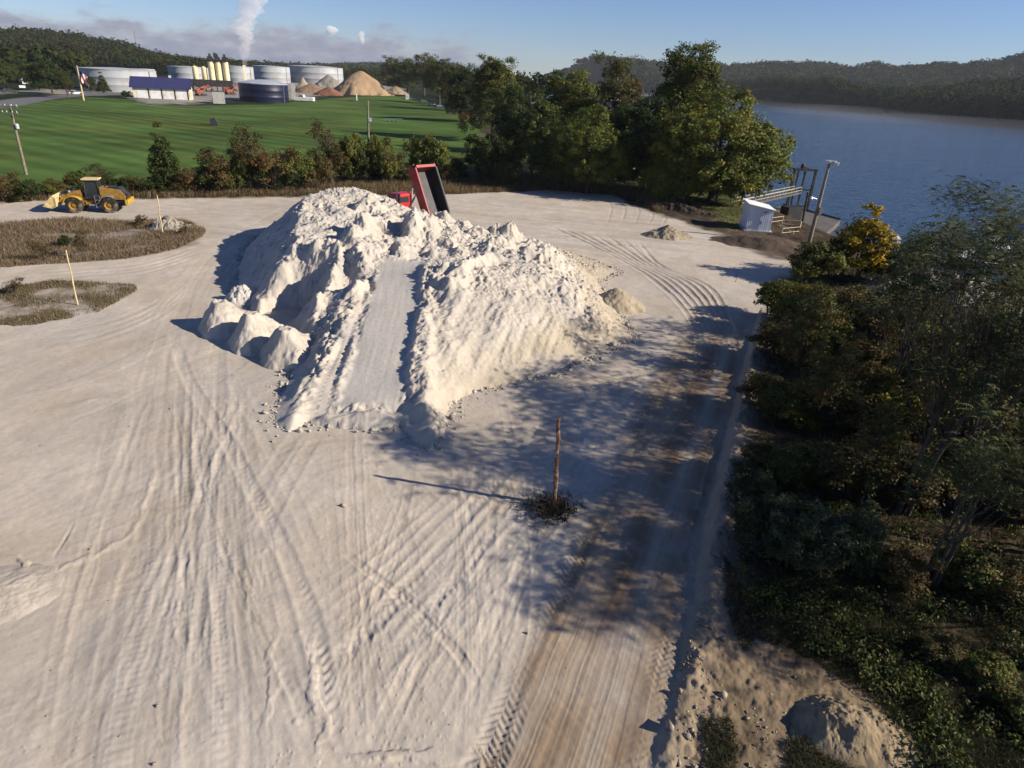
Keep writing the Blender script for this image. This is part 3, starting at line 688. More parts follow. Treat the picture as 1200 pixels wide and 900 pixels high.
    toe = np.clip(1-sst(0.2, 2.2, z+0.9*fbm(X*0.7, Y*0.7, 3, 100)), 0, 1)*sst(-6, 0, X)
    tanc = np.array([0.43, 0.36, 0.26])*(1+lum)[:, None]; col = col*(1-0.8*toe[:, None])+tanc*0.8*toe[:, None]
    grey = np.clip(fbm(X*0.35+4, Y*0.35, 4, 101)*2.2-0.1, 0, 1)*(1-ramp)
    col = col*(1-0.6*grey[:, None])+np.array([0.40, 0.38, 0.355])*0.6*grey[:, None]
    rc = np.array([0.50, 0.465, 0.415]); col = col*(1-ramp[:, None])+rc*ramp[:, None]*(1+0.3*lum)[:, None]
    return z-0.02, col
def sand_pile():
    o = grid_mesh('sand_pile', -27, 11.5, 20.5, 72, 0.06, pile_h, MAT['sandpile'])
    tag(o, 'huge pale sand pile with a smooth graded ramp up its middle', 'sand pile')
def heap(name, label, cat, c, rx, ry, h, rot, col, seed, mat='sandpile', rough=0.16, group=None, steep=1.0, st=0.05, flat=0.0):
    cx_, cy_ = c; R_ = max(rx, ry)*1.35; fq = min(1.0, 2.4/max(rx, ry))
    def hf(X, Y):
        a = math.cos(rot); b = math.sin(rot); x = X-cx_; y = Y-cy_
        u = (x*a+y*b)/rx; v = (-x*b+y*a)/ry
        u = np.where(u < 0, u*steep, u)
        q = np.sqrt(u*u+v*v+0.01); q = q*(1+0.22*fbm(X*1.1*fq, Y*1.1*fq, 3, seed))
        z = h*np.minimum(1-q, 1-flat)/(1-flat)
        w1, i1 = worley(X*2.2, Y*2.2, seed+1)
        z = z+sst(0, 0.35, 1-q)*rough*((0.5-w1)*(0.4+i1)*0.9+1.3*fbm(X*1.2, Y*1.2, 4, seed+2)+0.45*fbm(X*6, Y*6, 4, seed+3, 0.65)+0.9*np.clip(0.45-worley(X*5, Y*5, seed+7)[0], 0, 1)*np.clip(0.3+2*fbm(X, Y, 2, seed+8), 0, 1))
        cc = np.array(col)[None]*(1+0.3*fbm(X*1.3*fq, Y*1.3*fq, 4, seed+4)+0.10*fbm(X*7, Y*7, 2, seed+5))[:, None]
        return z+GZ0, cc
    GZ0 = gz1(cx_, cy_)
    o = grid_mesh(name, cx_-R_, cx_+R_, cy_-R_, cy_+R_, st, hf, MAT[mat])
    return tag(o, label, cat, group)
# ================================================================== plants
def leaf_cloud(rg, centers, per, cr, leaf, cols, flat=0.75, asp=0.5, up=0.35, outc=None, droop=0.0, sub=0.0):
    """rhombic leaves in clumps; returns V, F, colour per vertex"""
    n = len(centers); N = n*per
    C_ = np.repeat(centers, per, 0)
    d = rg.normal(size=(N, 3)); d /= np.linalg.norm(d, axis=1)[:, None]
    rad = cr*np.repeat(rg.uniform(0.6, 1.3, n), per)*rg.random(N)**0.45
    P = C_+d*rad[:, None]*np.array([1, 1, flat])
    nr = rg.normal(size=(N, 3))*0.75+d*0.7; nr[:, 2] += up
    if outc is not None: nr += 0.6*(C_-outc)/(np.linalg.norm(C_-outc, axis=1)[:, None]+1e-6)
    nr /= np.linalg.norm(nr, axis=1)[:, None]
    t = np.cross(nr, rg.normal(size=(N, 3))); t /= np.linalg.norm(t, axis=1)[:, None]+1e-9
    t[:, 2] -= droop; b = np.cross(nr, t)
    L = leaf*rg.uniform(0.6, 1.35, N)[:, None]; W = L*asp
    bend = nr*L*0.12
    V = np.stack([P-t*L*0.5, P+b*W*0.5+bend, P+t*L*0.5, P-b*W*0.5+bend], 1).reshape(-1, 3)
    F = np.arange(N*4).reshape(N, 4)
    cols = np.asarray(cols); ci = np.repeat(rg.integers(0, len(cols), n), per)
    k = rg.random(N) < 0.25; ci[k] = rg.integers(0, len(cols), k.sum())
    cc = cols[ci]*(np.repeat(rg.uniform(0.75, 1.2, n), per)*rg.uniform(0.75, 1.25, N))[:, None]
    return V, F, np.repeat(cc, 4, 0)
def frond_cloud(rg, centers, per, cr, L, cols):
    """pinnate drooping fronds, each a row of paired leaflets"""
    n = len(centers); N = n*per; K = 7
    C_ = np.repeat(centers, per, 0); a = rg.uniform(0, 2*PI, N); el = rg.uniform(-0.35, 0.6, N)
    d = np.stack([np.cos(a)*np.cos(el), np.sin(a)*np.cos(el), np.sin(el)], 1)
    s = np.stack([-np.sin(a), np.cos(a), np.zeros(N)], 1)
    P0 = C_+rg.normal(size=(N, 3))*cr*0.45; Ln = L*rg.uniform(0.65, 1.25, N)[:, None]
    V = []; 
    for k in range(K):
        t = 0.2+0.8*k/(K-1); p = P0+d*Ln*t; p[:, 2] -= (Ln[:, 0]*0.55*t*t)
        wl = Ln*0.27*(1-0.45*t)
        for sg in (-1, 1):
            tip = p+s*wl*sg+d*Ln*0.06; tip[:, 2] -= wl[:, 0]*rg.uniform(0.1, 0.5, N)
            mid = (p+tip)/2; h = d*Ln*0.055
            V.append(np.stack([p, mid+h, tip, mid-h], 1))
    V = np.stack(V, 1).reshape(-1, 3); F = np.arange(len(V)).reshape(-1, 4)
    cols = np.asarray(cols); ci = rg.integers(0, len(cols), N)
    cc = cols[ci]*(np.repeat(rg.uniform(0.75, 1.2, n), per)*rg.uniform(0.8, 1.2, N))[:, None]
    return V, F, np.repeat(cc, 4*2*K, 0)
def lobes_points(rg, lobes, n, inner=0.45, gap=0.0):
    L = np.array(lobes, float); vol = L[:, 3]*L[:, 4]*L[:, 5]; ids = rg.choice(len(L), n, p=vol**0.8/np.sum(vol**0.8))
    d = rg.normal(size=(n, 3)); d /= np.linalg.norm(d, axis=1)[:, None]
    d[:, 2] = np.where(d[:, 2] < -0.5, -d[:, 2]*0.6, d[:, 2])
    r = inner+(1-inner)*rg.random(n)**0.6
    return L[ids, :3]+d*L[ids, 3:6]*r[:, None]
def tree_proto(name, label, cat, seed, H, lobes, cols, nclump, per, cr, leaf, trunk_r=0.2, trunks=1, limbs=14, fronds=False, frond_frac=0.0, bare=0.0, inner=0.45, group=None, limb_r=0.30, bark='bark', asp=0.5, lean=0.0, trunk_top=0.75):
    rg = np.random.default_rng(seed); root = thing(name, label, cat, (0, 0, 0), 0, group)
    cen = lobes_points(rg, lobes, nclump, inner); cen[:, 2] = np.maximum(cen[:, 2], 0.15*cr)
    tb = MB(); stems = []
    for k in range(trunks):
        a = rg.uniform(0, 2*PI); sp = (0.10 if trunks > 1 else 0.0)*H; top = H*trunk_top*rg.uniform(0.85, 1.1)
        P = []; bx, by = (rg.normal(0, 0.12, 2) if trunks > 1 else (0, 0))
        for i in range(7):
            t = i/6; P.append((bx+math.cos(a)*sp*t+lean*t*H+rg.normal(0, 0.010*H)*t, by+math.sin(a)*sp*t+rg.normal(0, 0.010*H)*t, top*t-0.15*(i == 0)))
        R_ = [trunk_r*(1.25 if i == 0 else 1)*(1-0.85*i/6)+0.008 for i in range(7)]
        tb.tube(P, R_, 8); stems.append(P)
    ids = rg.permutation(len(cen))[:limbs]
    for j in ids:
        c_ = cen[j]; S = stems[rg.integers(0, trunks)]
        zt = min(c_[2]*rg.uniform(0.35, 0.75), H*trunk_top*0.9); t = zt/(H*trunk_top); i = min(int(t*6), 5)
        p0 = Vector(S[i]).lerp(Vector(S[i+1]), min(1, max(0, t*6-i))); p1 = Vector(c_)
        m = p0.lerp(p1, 0.5)+Vector((rg.normal(0, .06*H*.4), rg.normal(0, .06*H*.4), -0.03*H))
        r0 = trunk_r*limb_r*(1-t*0.6)
        tb.tube([p0, p0.lerp(m, 0.6), m, m.lerp(p1, .6), p1], [r0, r0*.8, r0*.62, r0*.42, r0*.18], 5)
        if bare > 0:
            for q in range(3):
                e_ = p1+Vector(rg.normal(0, 0.09*H, 3)); tb.tube([m.lerp(p1, 0.3*q), e_], [r0*.35, 0.006], 4)
    tb.build('trunk', MAT[bark], root, smooth=True)
    outc = np.array([0, 0, H*0.45])
    Vs, Fs, Cs = [], [], []; o = 0
    if fronds:
        V, F, K = frond_cloud(rg, cen, per, cr, leaf, cols)
    else: V, F, K = leaf_cloud(rg, cen, per, cr, leaf, cols, outc=outc, asp=asp)
    ok = np.repeat((V.reshape(-1, 4, 3)[:, :, 2].min(1) > 0.02), 4)
    V = V[ok]; K = K[ok]; F = np.arange(len(V)).reshape(-1, 4)
    mesh_np('crown', V, F, MAT['leaf'], K, root, smooth=False)
    return root
def blades(name, P, h, wdt, cols, rg, lean=0.45, mat='leaf', tip=True):
    """one mesh of grass and weed blades rooted at P"""
    N = len(P); a = rg.uniform(0, 2*PI, N); H = h*rg.uniform(0.4, 1.4, N) if not hasattr(h, '__len__') else h
    s = np.stack([np.cos(a), np.sin(a), np.zeros(N)], 1)*(wdt*rg.uniform(0.6, 1.4, N))[:, None]/2
    b = rg.uniform(0, 2*PI, N); l = np.stack([np.cos(b)*lean, np.sin(b)*lean, np.ones(N)], 1)*H[:, None]*rg.uniform(0.6, 1.0, N)[:, None]
    mid = P+l*0.55*np.array([0.6, 0.6, 1.15])
    V = np.stack([P-s, P+s, mid+s*0.8, P+l, mid-s*0.8], 1).reshape(-1, 3)
    i = np.arange(N)*5
    F = np.stack([i, i+1, i+2, i+4], 1); T = np.stack([i+4, i+2, i+3, i+3], 1)
    cols = np.asarray(cols); cc = cols[rg.integers(0, len(cols), N)]*rg.uniform(0.7, 1.3, N)[:, None]
    me = bpy.data.meshes.new(name)
    V = V.astype(np.float32); me.vertices.add(len(V)); me.vertices.foreach_set('co', V.ravel())
    T3 = np.stack([i+4, i+2, i+3], 1)
    li = np.concatenate([F.ravel(), T3.ravel()]).astype(np.int32); me.loops.add(len(li)); me.loops.foreach_set('vertex_index', li)
    ls = np.concatenate([np.arange(N)*4, N*4+np.arange(N)*3]).astype(np.int32); lt = np.concatenate([np.full(N, 4), np.full(N, 3)]).astype(np.int32)
    me.polygons.add(2*N); me.polygons.foreach_set('loop_start', ls); me.polygons.foreach_set('loop_total', lt); me.update(calc_edges=True)
    at_ = me.attributes.new('Col', 'FLOAT_COLOR', 'POINT'); q = np.ones((len(V), 4), np.float32); q[:, :3] = np.repeat(cc, 5, 0); at_.data.foreach_set('color', q.ravel())
    me.materials.append(MAT[mat]); o = bpy.data.objects.new(name, me); C.objects.link(o); return o
def gzv(X, Y):
    z = base_z(X, Y); return z+np.where(Y < 60, berm_z(X, Y), 0)
def scatter(rg, poly, n, jit=0.4, thr=None, fr=0.35, seed=3, inset=0.0):
    lo = poly.min(0); hi = poly.max(0); out = []
    while sum(map(len, out)) < n:
        q = rg.uniform(lo, hi, (n*2, 2)); d = polysd(q[:, 0], q[:, 1], poly)+jit*1.6*fbm(q[:, 0]/3.0, q[:, 1]/3.0, 4, 31)
        k = d > inset
        if thr is not None: k &= fbm(q[:, 0]*fr, q[:, 1]*fr, 3, seed) > thr+rg.normal(0, 0.12, len(q))
        out.append(q[k])
    q = np.concatenate(out)[:n]; return np.column_stack([q, gzv(q[:, 0], q[:, 1])])

OLIVE = [(0.060, 0.078, 0.016), (0.045, 0.066, 0.014), (0.080, 0.090, 0.018)]
DKGREEN = [(0.022, 0.040, 0.012), (0.032, 0.052, 0.014), (0.018, 0.034, 0.012)]
YGREEN = [(0.115, 0.125, 0.018), (0.090, 0.110, 0.018), (0.070, 0.095, 0.016), (0.150, 0.130, 0.018)]
BROWN = [(0.095, 0.066, 0.024), (0.075, 0.060, 0.022), (0.060, 0.058, 0.018), (0.11, 0.07, 0.02)]
RUST = [(0.13, 0.065, 0.018), (0.10, 0.075, 0.018), (0.07, 0.068, 0.018)]
GOLD = [(0.50, 0.30, 0.012), (0.42, 0.27, 0.014), (0.26, 0.20, 0.016)]
GREYGREEN = [(0.070, 0.085, 0.045), (0.055, 0.070, 0.034), (0.085, 0.095, 0.050)]
LOCUST = [(0.040, 0.060, 0.020), (0.050, 0.068, 0.022), (0.062, 0.070, 0.024), (0.075, 0.070, 0.022)]

def lob(H, W, kind, rg):
    """crown lobes for a plant of height H, half width W"""
    if kind == 'dense':
        L = [(0, 0, H*.52, W*.8, W*.8, H*.46)]
        for k in range(11):
            a = rg.uniform(0, 2*PI); q = rg.uniform(.35, .75)*W; z = rg.uniform(.22, .80)*H; r = W*rg.uniform(.25, .45)
            if z > .6*H: q *= 0.6
            L.append((q*math.cos(a), q*math.sin(a), z, r, r, r*.95))
        L.append((rg.normal(0, W*.15), rg.normal(0, W*.15), H*.86, W*.34, W*.34, H*.14)); return L
    if kind == 'full':
        L = [(0, 0, H*.45, W*.78, W*.78, H*.44)]
        for k in range(16):
            a = 2*PI*k/16*1.62+rg.uniform(-.3, .3); z = rg.uniform(.12, .82)*H; q = W*.66*math.sqrt(max(.05, 1-((z/H-.4)/.62)**2)); r = W*rg.uniform(.26, .42)
            L.append((q*math.cos(a), q*math.sin(a), z, r, r, r*.95))
        L.append((rg.normal(0, W*.12), rg.normal(0, W*.12), H*.86, W*.36, W*.36, H*.14)); return L
    if kind == 'tall':
        L = [(0, 0, H*.52, W*.74, W*.74, H*.40)]
        for k in range(15):
            a = rg.uniform(0, 2*PI); z = rg.uniform(.15, .86)*H; q = W*rg.uniform(.3, .8)*(1.3-z/H); r = W*rg.uniform(.26, .42)
            L.append((q*math.cos(a), q*math.sin(a), z, r, r, r*1.15))
        for k in range(4): L.append((rg.normal(0, W*.32), rg.normal(0, W*.32), H*rg.uniform(.84, .93), W*.16, W*.16, H*.08))
        return L
    if kind == 'open':
        L = []
        for k in range(9):
            a = 2*PI*k/9+rg.uniform(-.3, .3); z = rg.uniform(.55, .92)*H; q = W*rg.uniform(.25, .8); r = W*rg.uniform(.22, .36)
            L.append((q*math.cos(a), q*math.sin(a), z, r, r, r*.55))
        L.append((0, 0, H*.93, W*.4, W*.4, H*.06)); return L
    if kind == 'cone':
        return [(0, 0, H*(.12+.82*t), W*(1.0-.86*t)*(.85+.3*rg.random()), W*(1.0-.86*t), H*.12) for t in np.linspace(0, 1, 8)]
    if kind == 'bush':
        L = [(0, 0, H*.42, W*.75, W*.75, H*.42)]
        for k in range(8):
            a = rg.uniform(0, 2*PI); q = W*rg.uniform(.3, .8); r = W*rg.uniform(.22, .42)
            L.append((q*math.cos(a), q*math.sin(a), H*rg.uniform(.2, .75), r, r, r*H/W*.6))
        return L

def put(proto, X, Y, H, W, label, rz=None, used=set(), group=None, base=None):
    """the first use moves the prototype itself, later uses copy it"""
    root, h0, w0 = proto
    z = gz1(X, Y)-0.05 if base is None else base
    rz = random.uniform(0, 6.28) if rz is None else rz
    sc = (W/w0, W/w0, H/h0)
    if root.name not in used:
        used.add(root.name); root.location = (X, Y, z); root.scale = sc; root.rotation_euler = (0, 0, rz); root['label'] = label
        if group: root['group'] = group
        return root
    return dup(root, (X, Y, z), rz, label, sc, group)

def woods(name, spots, hh, ww, per, leaf, pals, rg, mat='leaf_far'):
    """a far wood: crowns of leaf clumps over a mass of trunks, one object"""
    cen = []; Vs = []; Ks = []
    n = len(spots); X = spots[:, 0]; Y = spots[:, 1]; Z = spots[:, 2]
    H = hh*rg.uniform(0.7, 1.2, n); W = ww*rg.uniform(0.7, 1.25, n)
    pi = rg.integers(0, len(pals), n)
    pal = np.array([p[0] for p in pals]); 
    # per crown: clumps on the ellipsoid, leaves in each
    nc = 7
    d = rg.normal(size=(n, nc, 3)); d /= np.linalg.norm(d, axis=2)[:, :, None]; d[:, :, 2] = np.abs(d[:, :, 2])*1.1-0.35
    cc = np.stack([X, Y, Z+H*.55], 1)[:, None]+d*np.stack([W*.5, W*.5, H*.42], 1)[:, None]*rg.uniform(.5, 1, (n, nc, 1))
    N = n*nc*per
    P = np.repeat(cc.reshape(-1, 3), per, 0); r = np.repeat(np.repeat(W*.30, nc), per)
    e_ = rg.normal(size=(N, 3)); e_ /= np.linalg.norm(e_, axis=1)[:, None]
    P = P+e_*r[:, None]*(rg.random(N)**.4)[:, None]*np.array([1, 1, .9])
    nr = e_*1.0+rg.normal(size=(N, 3))*.35; nr[:, 2] += .35; nr /= np.linalg.norm(nr, axis=1)[:, None]
    t = np.cross(nr, rg.normal(size=(N, 3))); t /= np.linalg.norm(t, axis=1)[:, None]; b = np.cross(nr, t)
    L = (leaf*rg.uniform(.6, 1.3, N))[:, None]
    V = np.stack([P-t*L*.5, P+b*L*.36, P+t*L*.5, P-b*L*.36], 1).reshape(-1, 3)
    col = np.repeat(np.repeat(pal[pi]*rg.uniform(.8, 1.15, n)[:, None], nc, 0), per, 0)*rg.uniform(.92, 1.08, N)[:, None]
    o = mesh_np(name, V, np.arange(N*4).reshape(N, 4), MAT[mat], np.repeat(col, 4, 0), smooth=False)
    return tag(o, kind='stuff')

MAT = {}
MAT['ground'] = attrmat('ground_earth', 0.95, 0.05, ((1.7, 0.3, 0.06), (9, 0.22, 0.03), (30, 0.4, 0.010), (75, 0.4, 0.006)), 0.15, 4.0)
MAT['sandpile'] = attrmat('loose_sand', 0.95, 0.05, ((3.0, 0.22, 0.10), (9, 0.28, 0.04), (24, 0.4, 0.02), (60, 0.4, 0.01)), 0.15, 5.0)
MAT['leaf'] = leafmat('leaves', 0.28)
MAT['leaf_far'] = leafmat('far_leaves', 0.12, 0.66, 0.66)
MAT['bark'] = plain('bark', (0.095, 0.075, 0.058), 0.9, 0.1, var=0.5, scale=6)
MAT['palebark'] = plain('pale_bark', (0.20, 0.17, 0.14), 0.9, 0.1, var=0.5, scale=6)

near_ground(); far_ground(); water(); sand_pile()
HC_ = (0.52, 0.465, 0.39)
def gp(x, y, z=0): p = at(x, y, z); return (p[0], p[1])
heap('dumped_heap', 'leftmost of the three small tipped sand heaps beside the big pile', 'sand heap', gp(260, 384), 2.3, 2.0, 1.6, 0.45, HC_, 110, group='three tipped sand heaps', steep=1.7, flat=.22, rough=.11)
heap('dumped_heap', 'middle one of the three small tipped sand heaps beside the big pile', 'sand heap', gp(297, 400), 2.4, 2.1, 1.65, 0.4, HC_, 120, group='three tipped sand heaps', steep=1.7, flat=.22, rough=.11)
heap('dumped_heap', 'right hand heap of the three small tipped heaps beside the big pile', 'sand heap', gp(337, 418), 2.4, 2.1, 1.6, 0.4, HC_, 130, group='three tipped sand heaps', steep=1.7, flat=.22, rough=.11)
heap('rubble_heap', 'low crumbly sand mound in the shade at the left foot of the big pile', 'sand heap', gp(288, 352), 1.3, 1.2, 1.25, 0.6, (0.48, 0.45, 0.41), 140, rough=0.3)
heap('tan_heap', 'tan pointed sand heap on the lot to the right of the big pile', 'sand heap', gp(722, 358), 2.1, 1.8, 1.5, -0.2, (0.40, 0.335, 0.24), 150, steep=0.9, rough=0.10)
heap('tan_heap', 'low tan sand bank touching the right foot of the big pile', 'sand heap', gp(682, 342), 1.9, 1.4, 0.9, 0.5, (0.42, 0.35, 0.25), 160, rough=0.12)
heap('tan_heap', 'small dirt heap at the far right of the lot near the white shed', 'dirt heap', gp(783, 277), 2.4, 1.9, 1.25, 0.0, (0.30, 0.25, 0.175), 170, rough=0.12, steep=0.9)
heap('soil_windrow', 'long low ridge of dark brown topsoil along the far right edge of the lot', 'soil ridge', gp(790, 246), 7.0, 1.5, 0.9, -0.62, (0.060, 0.045, 0.034), 180, rough=0.22, st=0.09)
heap('soil_windrow', 'second dark soil ridge lying on the grass behind the topsoil ridge', 'soil ridge', gp(823, 238), 4.6, 0.9, 0.6, -0.62, (0.070, 0.048, 0.038), 185, rough=0.2, st=0.09)
heap('gravel_bank', 'dark brown gravel bank in front of the white shed', 'gravel bank', gp(897, 288), 5.4, 2.6, 0.8, -0.35, (0.115, 0.085, 0.066), 190, rough=0.04, st=0.08, flat=0.35)
heap('dirt_mound', 'tan dirt mound with a steep shaded side at the lower right corner by the weeds', 'dirt mound', gp(980, 858), 2.1, 1.05, 0.5, -0.25, (0.27, 0.21, 0.132), 200, rough=0.12, steep=1.9, st=0.018, flat=0.3)
heap('weedy_heap', 'pale crumbly heap half grown over at the right end of the brown weed bed', 'sand heap', gp(200, 268), 2.2, 1.6, 1.2, 0.1, (0.36, 0.31, 0.25), 210, rough=0.25)
heap('weedy_heap', 'light sand hump at the lower left edge of the lot', 'sand heap', gp(-12, 700), 1.7, 1.4, 0.34, 0.1, (0.46, 0.40, 0.33), 220, rough=0.04, st=0.03)
# ------------------------------------------------------------------ rubble under the right trees
heap('rubble_slope', 'pale broken rubble slope showing between the trees on the right', 'rubble', gp(1108, 345), 6.5, 3.2, 1.3, -0.35, (0.34, 0.30, 0.25), 230, rough=0.55, st=0.09, flat=0.3)
# ================================================================== trees and shrubs that stand on their own
rg0 = np.random.default_rng(21)
def TP(name, cat, seed, H, W, kind, cols, ncl, per, cr, leaf, **kw):
    lb = lob(H, W, kind, np.random.default_rng(seed))
    return (tree_proto(name, 'x', cat, seed, H, lb, cols, ncl, per, cr, leaf, **kw), H, W)
def at_px(proto, x, yb, yt, wpx, label, group=None, rz=None, base=None):
    p = at(x, yb, 0 if base is None else base); X, Y = p[0], p[1]
    Z = float((np.array([X, Y, 0])-C0)@Fv)
    zb = gz1(X, Y) if base is None else base
    H = top_h(X, Y, yt, zb); W = wpx/2*Z/FOC
    return put(proto, X, Y, H, W, label, rz, group=group, base=zb-0.05)

def sc(cols, k): return [tuple(x*k for x in c) for c in cols]
# --- the row of trees between field, lot and river
BIGD = TP('broadleaf_tree', 'tree', 1, 16, 9.5, 'full', sc(YGREEN+OLIVE, 1.7), 1000, 48, 0.95, 0.42, trunk_r=0.4, inner=0.62)
TALL = TP('tall_tree', 'tree', 2, 22, 7.0, 'tall', sc(OLIVE+YGREEN[:1]+BROWN[:1], 1.5), 560, 52, 1.05, 0.42, trunk_r=0.42, inner=0.5, limbs=22)
BROW = TP('tall_tree', 'tree', 3, 20, 6.5, 'tall', sc(BROWN+OLIVE, 1.4), 330, 46, 1.1, 0.40, trunk_r=0.35, inner=0.5, limbs=22)
DARKT = TP('dark_tree', 'tree', 4, 18, 8.0, 'full', sc(DKGREEN+OLIVE, 1.35), 760, 44, 1.05, 0.46, trunk_r=0.4, inner=0.6)
GT = 'trees in the row between the field and the river'
at_px(BIGD, 832, 236, 100, 160, 'broad round yellow green tree at the water edge, nearest the white shed', GT)
at_px(TALL, 790, 222, 42, 105, 'tallest tree, with ragged leader shoots, standing behind the broad round tree', GT)
at_px(BROW, 714, 200, 58, 80, 'thin brownish tree with a sparse top left of the tallest tree', GT)
at_px(TALL, 660, 208, 76, 100, 'green crowned tree in the middle of the row, right of the dark tree', GT, 1.0)
at_px(BIGD, 688, 226, 122, 95, 'lower rounded tree with yellow and orange tips in front of the middle of the row', GT, 2.0)
at_px(DARKT, 752, 226, 112, 100, 'dark shaded tree filling the gap before the thin brownish tree', GT)
at_px(DARKT, 622, 212, 112, 84, 'dark green tree at the left end of the shaded group beside the lot', GT, 2.2)
at_px(TALL, 577, 166, 61, 74, 'tall dark crowned tree with a forked top standing at the corner of the field', GT, 3.0)
at_px(DARKT, 552, 144, 78, 60, 'dark tree at the field edge just left of the forked tall tree', GT, 0.4)
at_px(BROW, 536, 130, 72, 56, 'brown tinged tree above the parked yellow truck', GT, 0.8)
at_px(TALL, 515, 122, 66, 48, 'brown green tree left of the parked yellow truck', GT, 0.3)
at_px(BROW, 497, 114, 60, 46, 'tallest brown tree in the distant part of the row by the parked cars', GT, 2.8)
at_px(DARKT, 478, 109, 68, 46, 'dark tree behind the parked cars', GT, 1.8)
at_px(BROW, 462, 106, 64, 40, 'thin topped tree beside the largest tan stockpile', GT, 4.0)
at_px(DARKT, 600, 180, 98, 60, 'small dark tree in the shade behind the dark bush', GT, 5.0)
at_px(DARKT, 716, 222, 150, 70, 'low dark tree in the shadows below the sparse brown tree', GT, 4.1)
at_px(DARKT, 655, 222, 150, 70, 'low dark leafy tree above the brown grass', GT, 3.1)
at_px(BIGD, 800, 238, 165, 62, 'low leafy young tree in front of the tallest tree, on the mown bank', GT, 4.4)
at_px(BIGD, 868, 240, 148, 64, 'low rounded yellow green tree overhanging the water behind the white shed', GT, 1.7)
at_px(BIGD, 772, 236, 178, 50, 'small bushy tree on the mown bank between the light pole and the broad tree', GT, 5.2)
# --- shrubs along the far side of the lot
SH1 = TP('shrub', 'shrub', 11, 5, 3.0, 'bush', sc(YGREEN+OLIVE, 1.35), 200, 46, 0.5, 0.24, trunk_r=0.09, trunks=3, limbs=14, inner=0.4)
SH2 = TP('shrub', 'shrub', 12, 6, 3.0, 'bush', sc(BROWN+RUST+OLIVE[:1], 1.35), 110, 36, 0.6, 0.28, trunk_r=0.09, trunks=4, limbs=20, inner=0.35, bare=1)
SH3 = TP('dark_shrub', 'shrub', 13, 5, 3.0, 'bush', DKGREEN+OLIVE, 200, 44, 0.5, 0.25, trunk_r=0.09, trunks=3, limbs=10, inner=0.45)
CON = TP('cedar_tree', 'tree', 14, 8, 2.1, 'cone', sc(OLIVE+DKGREEN+YGREEN[:1], 1.3), 300, 44, 0.42, 0.24, trunk_r=0.15, inner=0.5)
SPI = TP('bare_shrub', 'shrub', 15, 6, 2.5, 'bush', BROWN+RUST, 80, 22, 0.55, 0.24, trunk_r=0.07, trunks=5, limbs=30, bare=1, inner=0.3)
at_px(SH1, 838, 239, 190, 62, 'leafy skirt of bushes under the broad round tree at the water edge', GT, 0.6)
at_px(SH1, 806, 237, 196, 48, 'light green bush at the foot of the tallest tree on the mown bank', GT, 1.6)
GS = 'shrubs between the field and the lot'
at_px(CON, 198, 226, 146, 46, 'upright cone shaped green tree behind the wheel loader', GS)
for a in [
    (SH2, 262, 226, 166, 58, 'rust and olive shrub just right of the cone shaped tree'),
    (SH3, 243, 226, 188, 40, 'low dark shrub in the shade of the cone shaped tree'),
    (SPI, 288, 224, 134, 50, 'thin half bare brown shrub, tallest in the shrub row'),
    (SH2, 321, 226, 162, 64, 'pale tan shrub with visible bare stems, left of the big sand pile'),
    (SH3, 298, 224, 176, 40, 'dark green shrub squeezed between two brown shrubs'),
    (SH1, 352, 222, 164, 50, 'green shrub behind the summit of the big sand pile'),
    (SPI, 390, 218, 132, 46, 'sparse brown shrub behind the summit of the sand pile'),
    (SH1, 412, 216, 142, 46, 'tall green shrub just left of the middle utility pole'),
    (SH1, 448, 216, 146, 44, 'yellow green shrub just right of the middle utility pole'),
    (SH3, 432, 214, 180, 44, 'dark low shrub at the foot of the middle utility pole'),
    (SH1, 501, 212, 145, 62, 'rounded olive shrub behind the raised dump bed'),
    (SH3, 576, 214, 142, 60, 'dark rounded bush at the corner of the field, right of the dump truck'),
    (SH3, 533, 212, 180, 30, 'small dark shrub above the brown grass, right of the dump truck'),
    (SH3, 38, 236, 204, 34, 'dark green shrub at the foot of the left utility pole'),
    (SH2, 72, 230, 206, 34, 'orange brown bush behind the loader bucket'),
    (SH1, 97, 228, 194, 36, 'olive shrub above the loader boom'),
    (SPI, 122, 226, 188, 36, 'brown wispy shrub behind the loader cab'),
    (SH2, 150, 228, 200, 44, 'brown shrub behind the loader engine'),
    (SH3, 172, 228, 204, 30, 'dark low shrub left of the cone shaped tree'),
    (SH2, 8, 236, 196, 40, 'brown bush at the left edge, left of the utility pole'),
    (SH3, 592, 222, 182, 36, 'low dark bush at the left end of the tall brown grass'),
    (SH2, 366, 222, 186, 44, 'brown low shrub behind the sand pile crest'),
    (SH3, 472, 214, 186, 36, 'low dark bush behind the red truck cab'),
    (SH2, 222, 228, 192, 36, 'rusty low bush touching the right side of the cone shaped tree'),
    (SH1, 276, 226, 178, 38, 'yellow green bush between the rust and the half bare shrub'),
    (SH3, 336, 224, 186, 40, 'dark low bush right of the pale tan shrub'),
    (SH2, 380, 220, 168, 44, 'brownish bush under the sparse shrub behind the pile summit'),
    (SH3, 424, 216, 160, 36, 'dark tall bush directly left of the slim grey pole'),
    (SH2, 458, 216, 172, 40, 'tan bush at the right edge of the yellow green shrub'),
    (SH3, 136, 230, 204, 34, 'dark low bush behind the hood of the loader'),
    (SH1, 58, 232, 210, 30, 'small green bush right of the shrub at the left pole'),
    (SH2, 22, 236, 210, 34, 'rusty low bush left of the left utility pole'),
    (SH2, 524, 212, 184, 34, 'tan bush right of the rounded olive shrub')]:
    at_px(*a, group=GS)
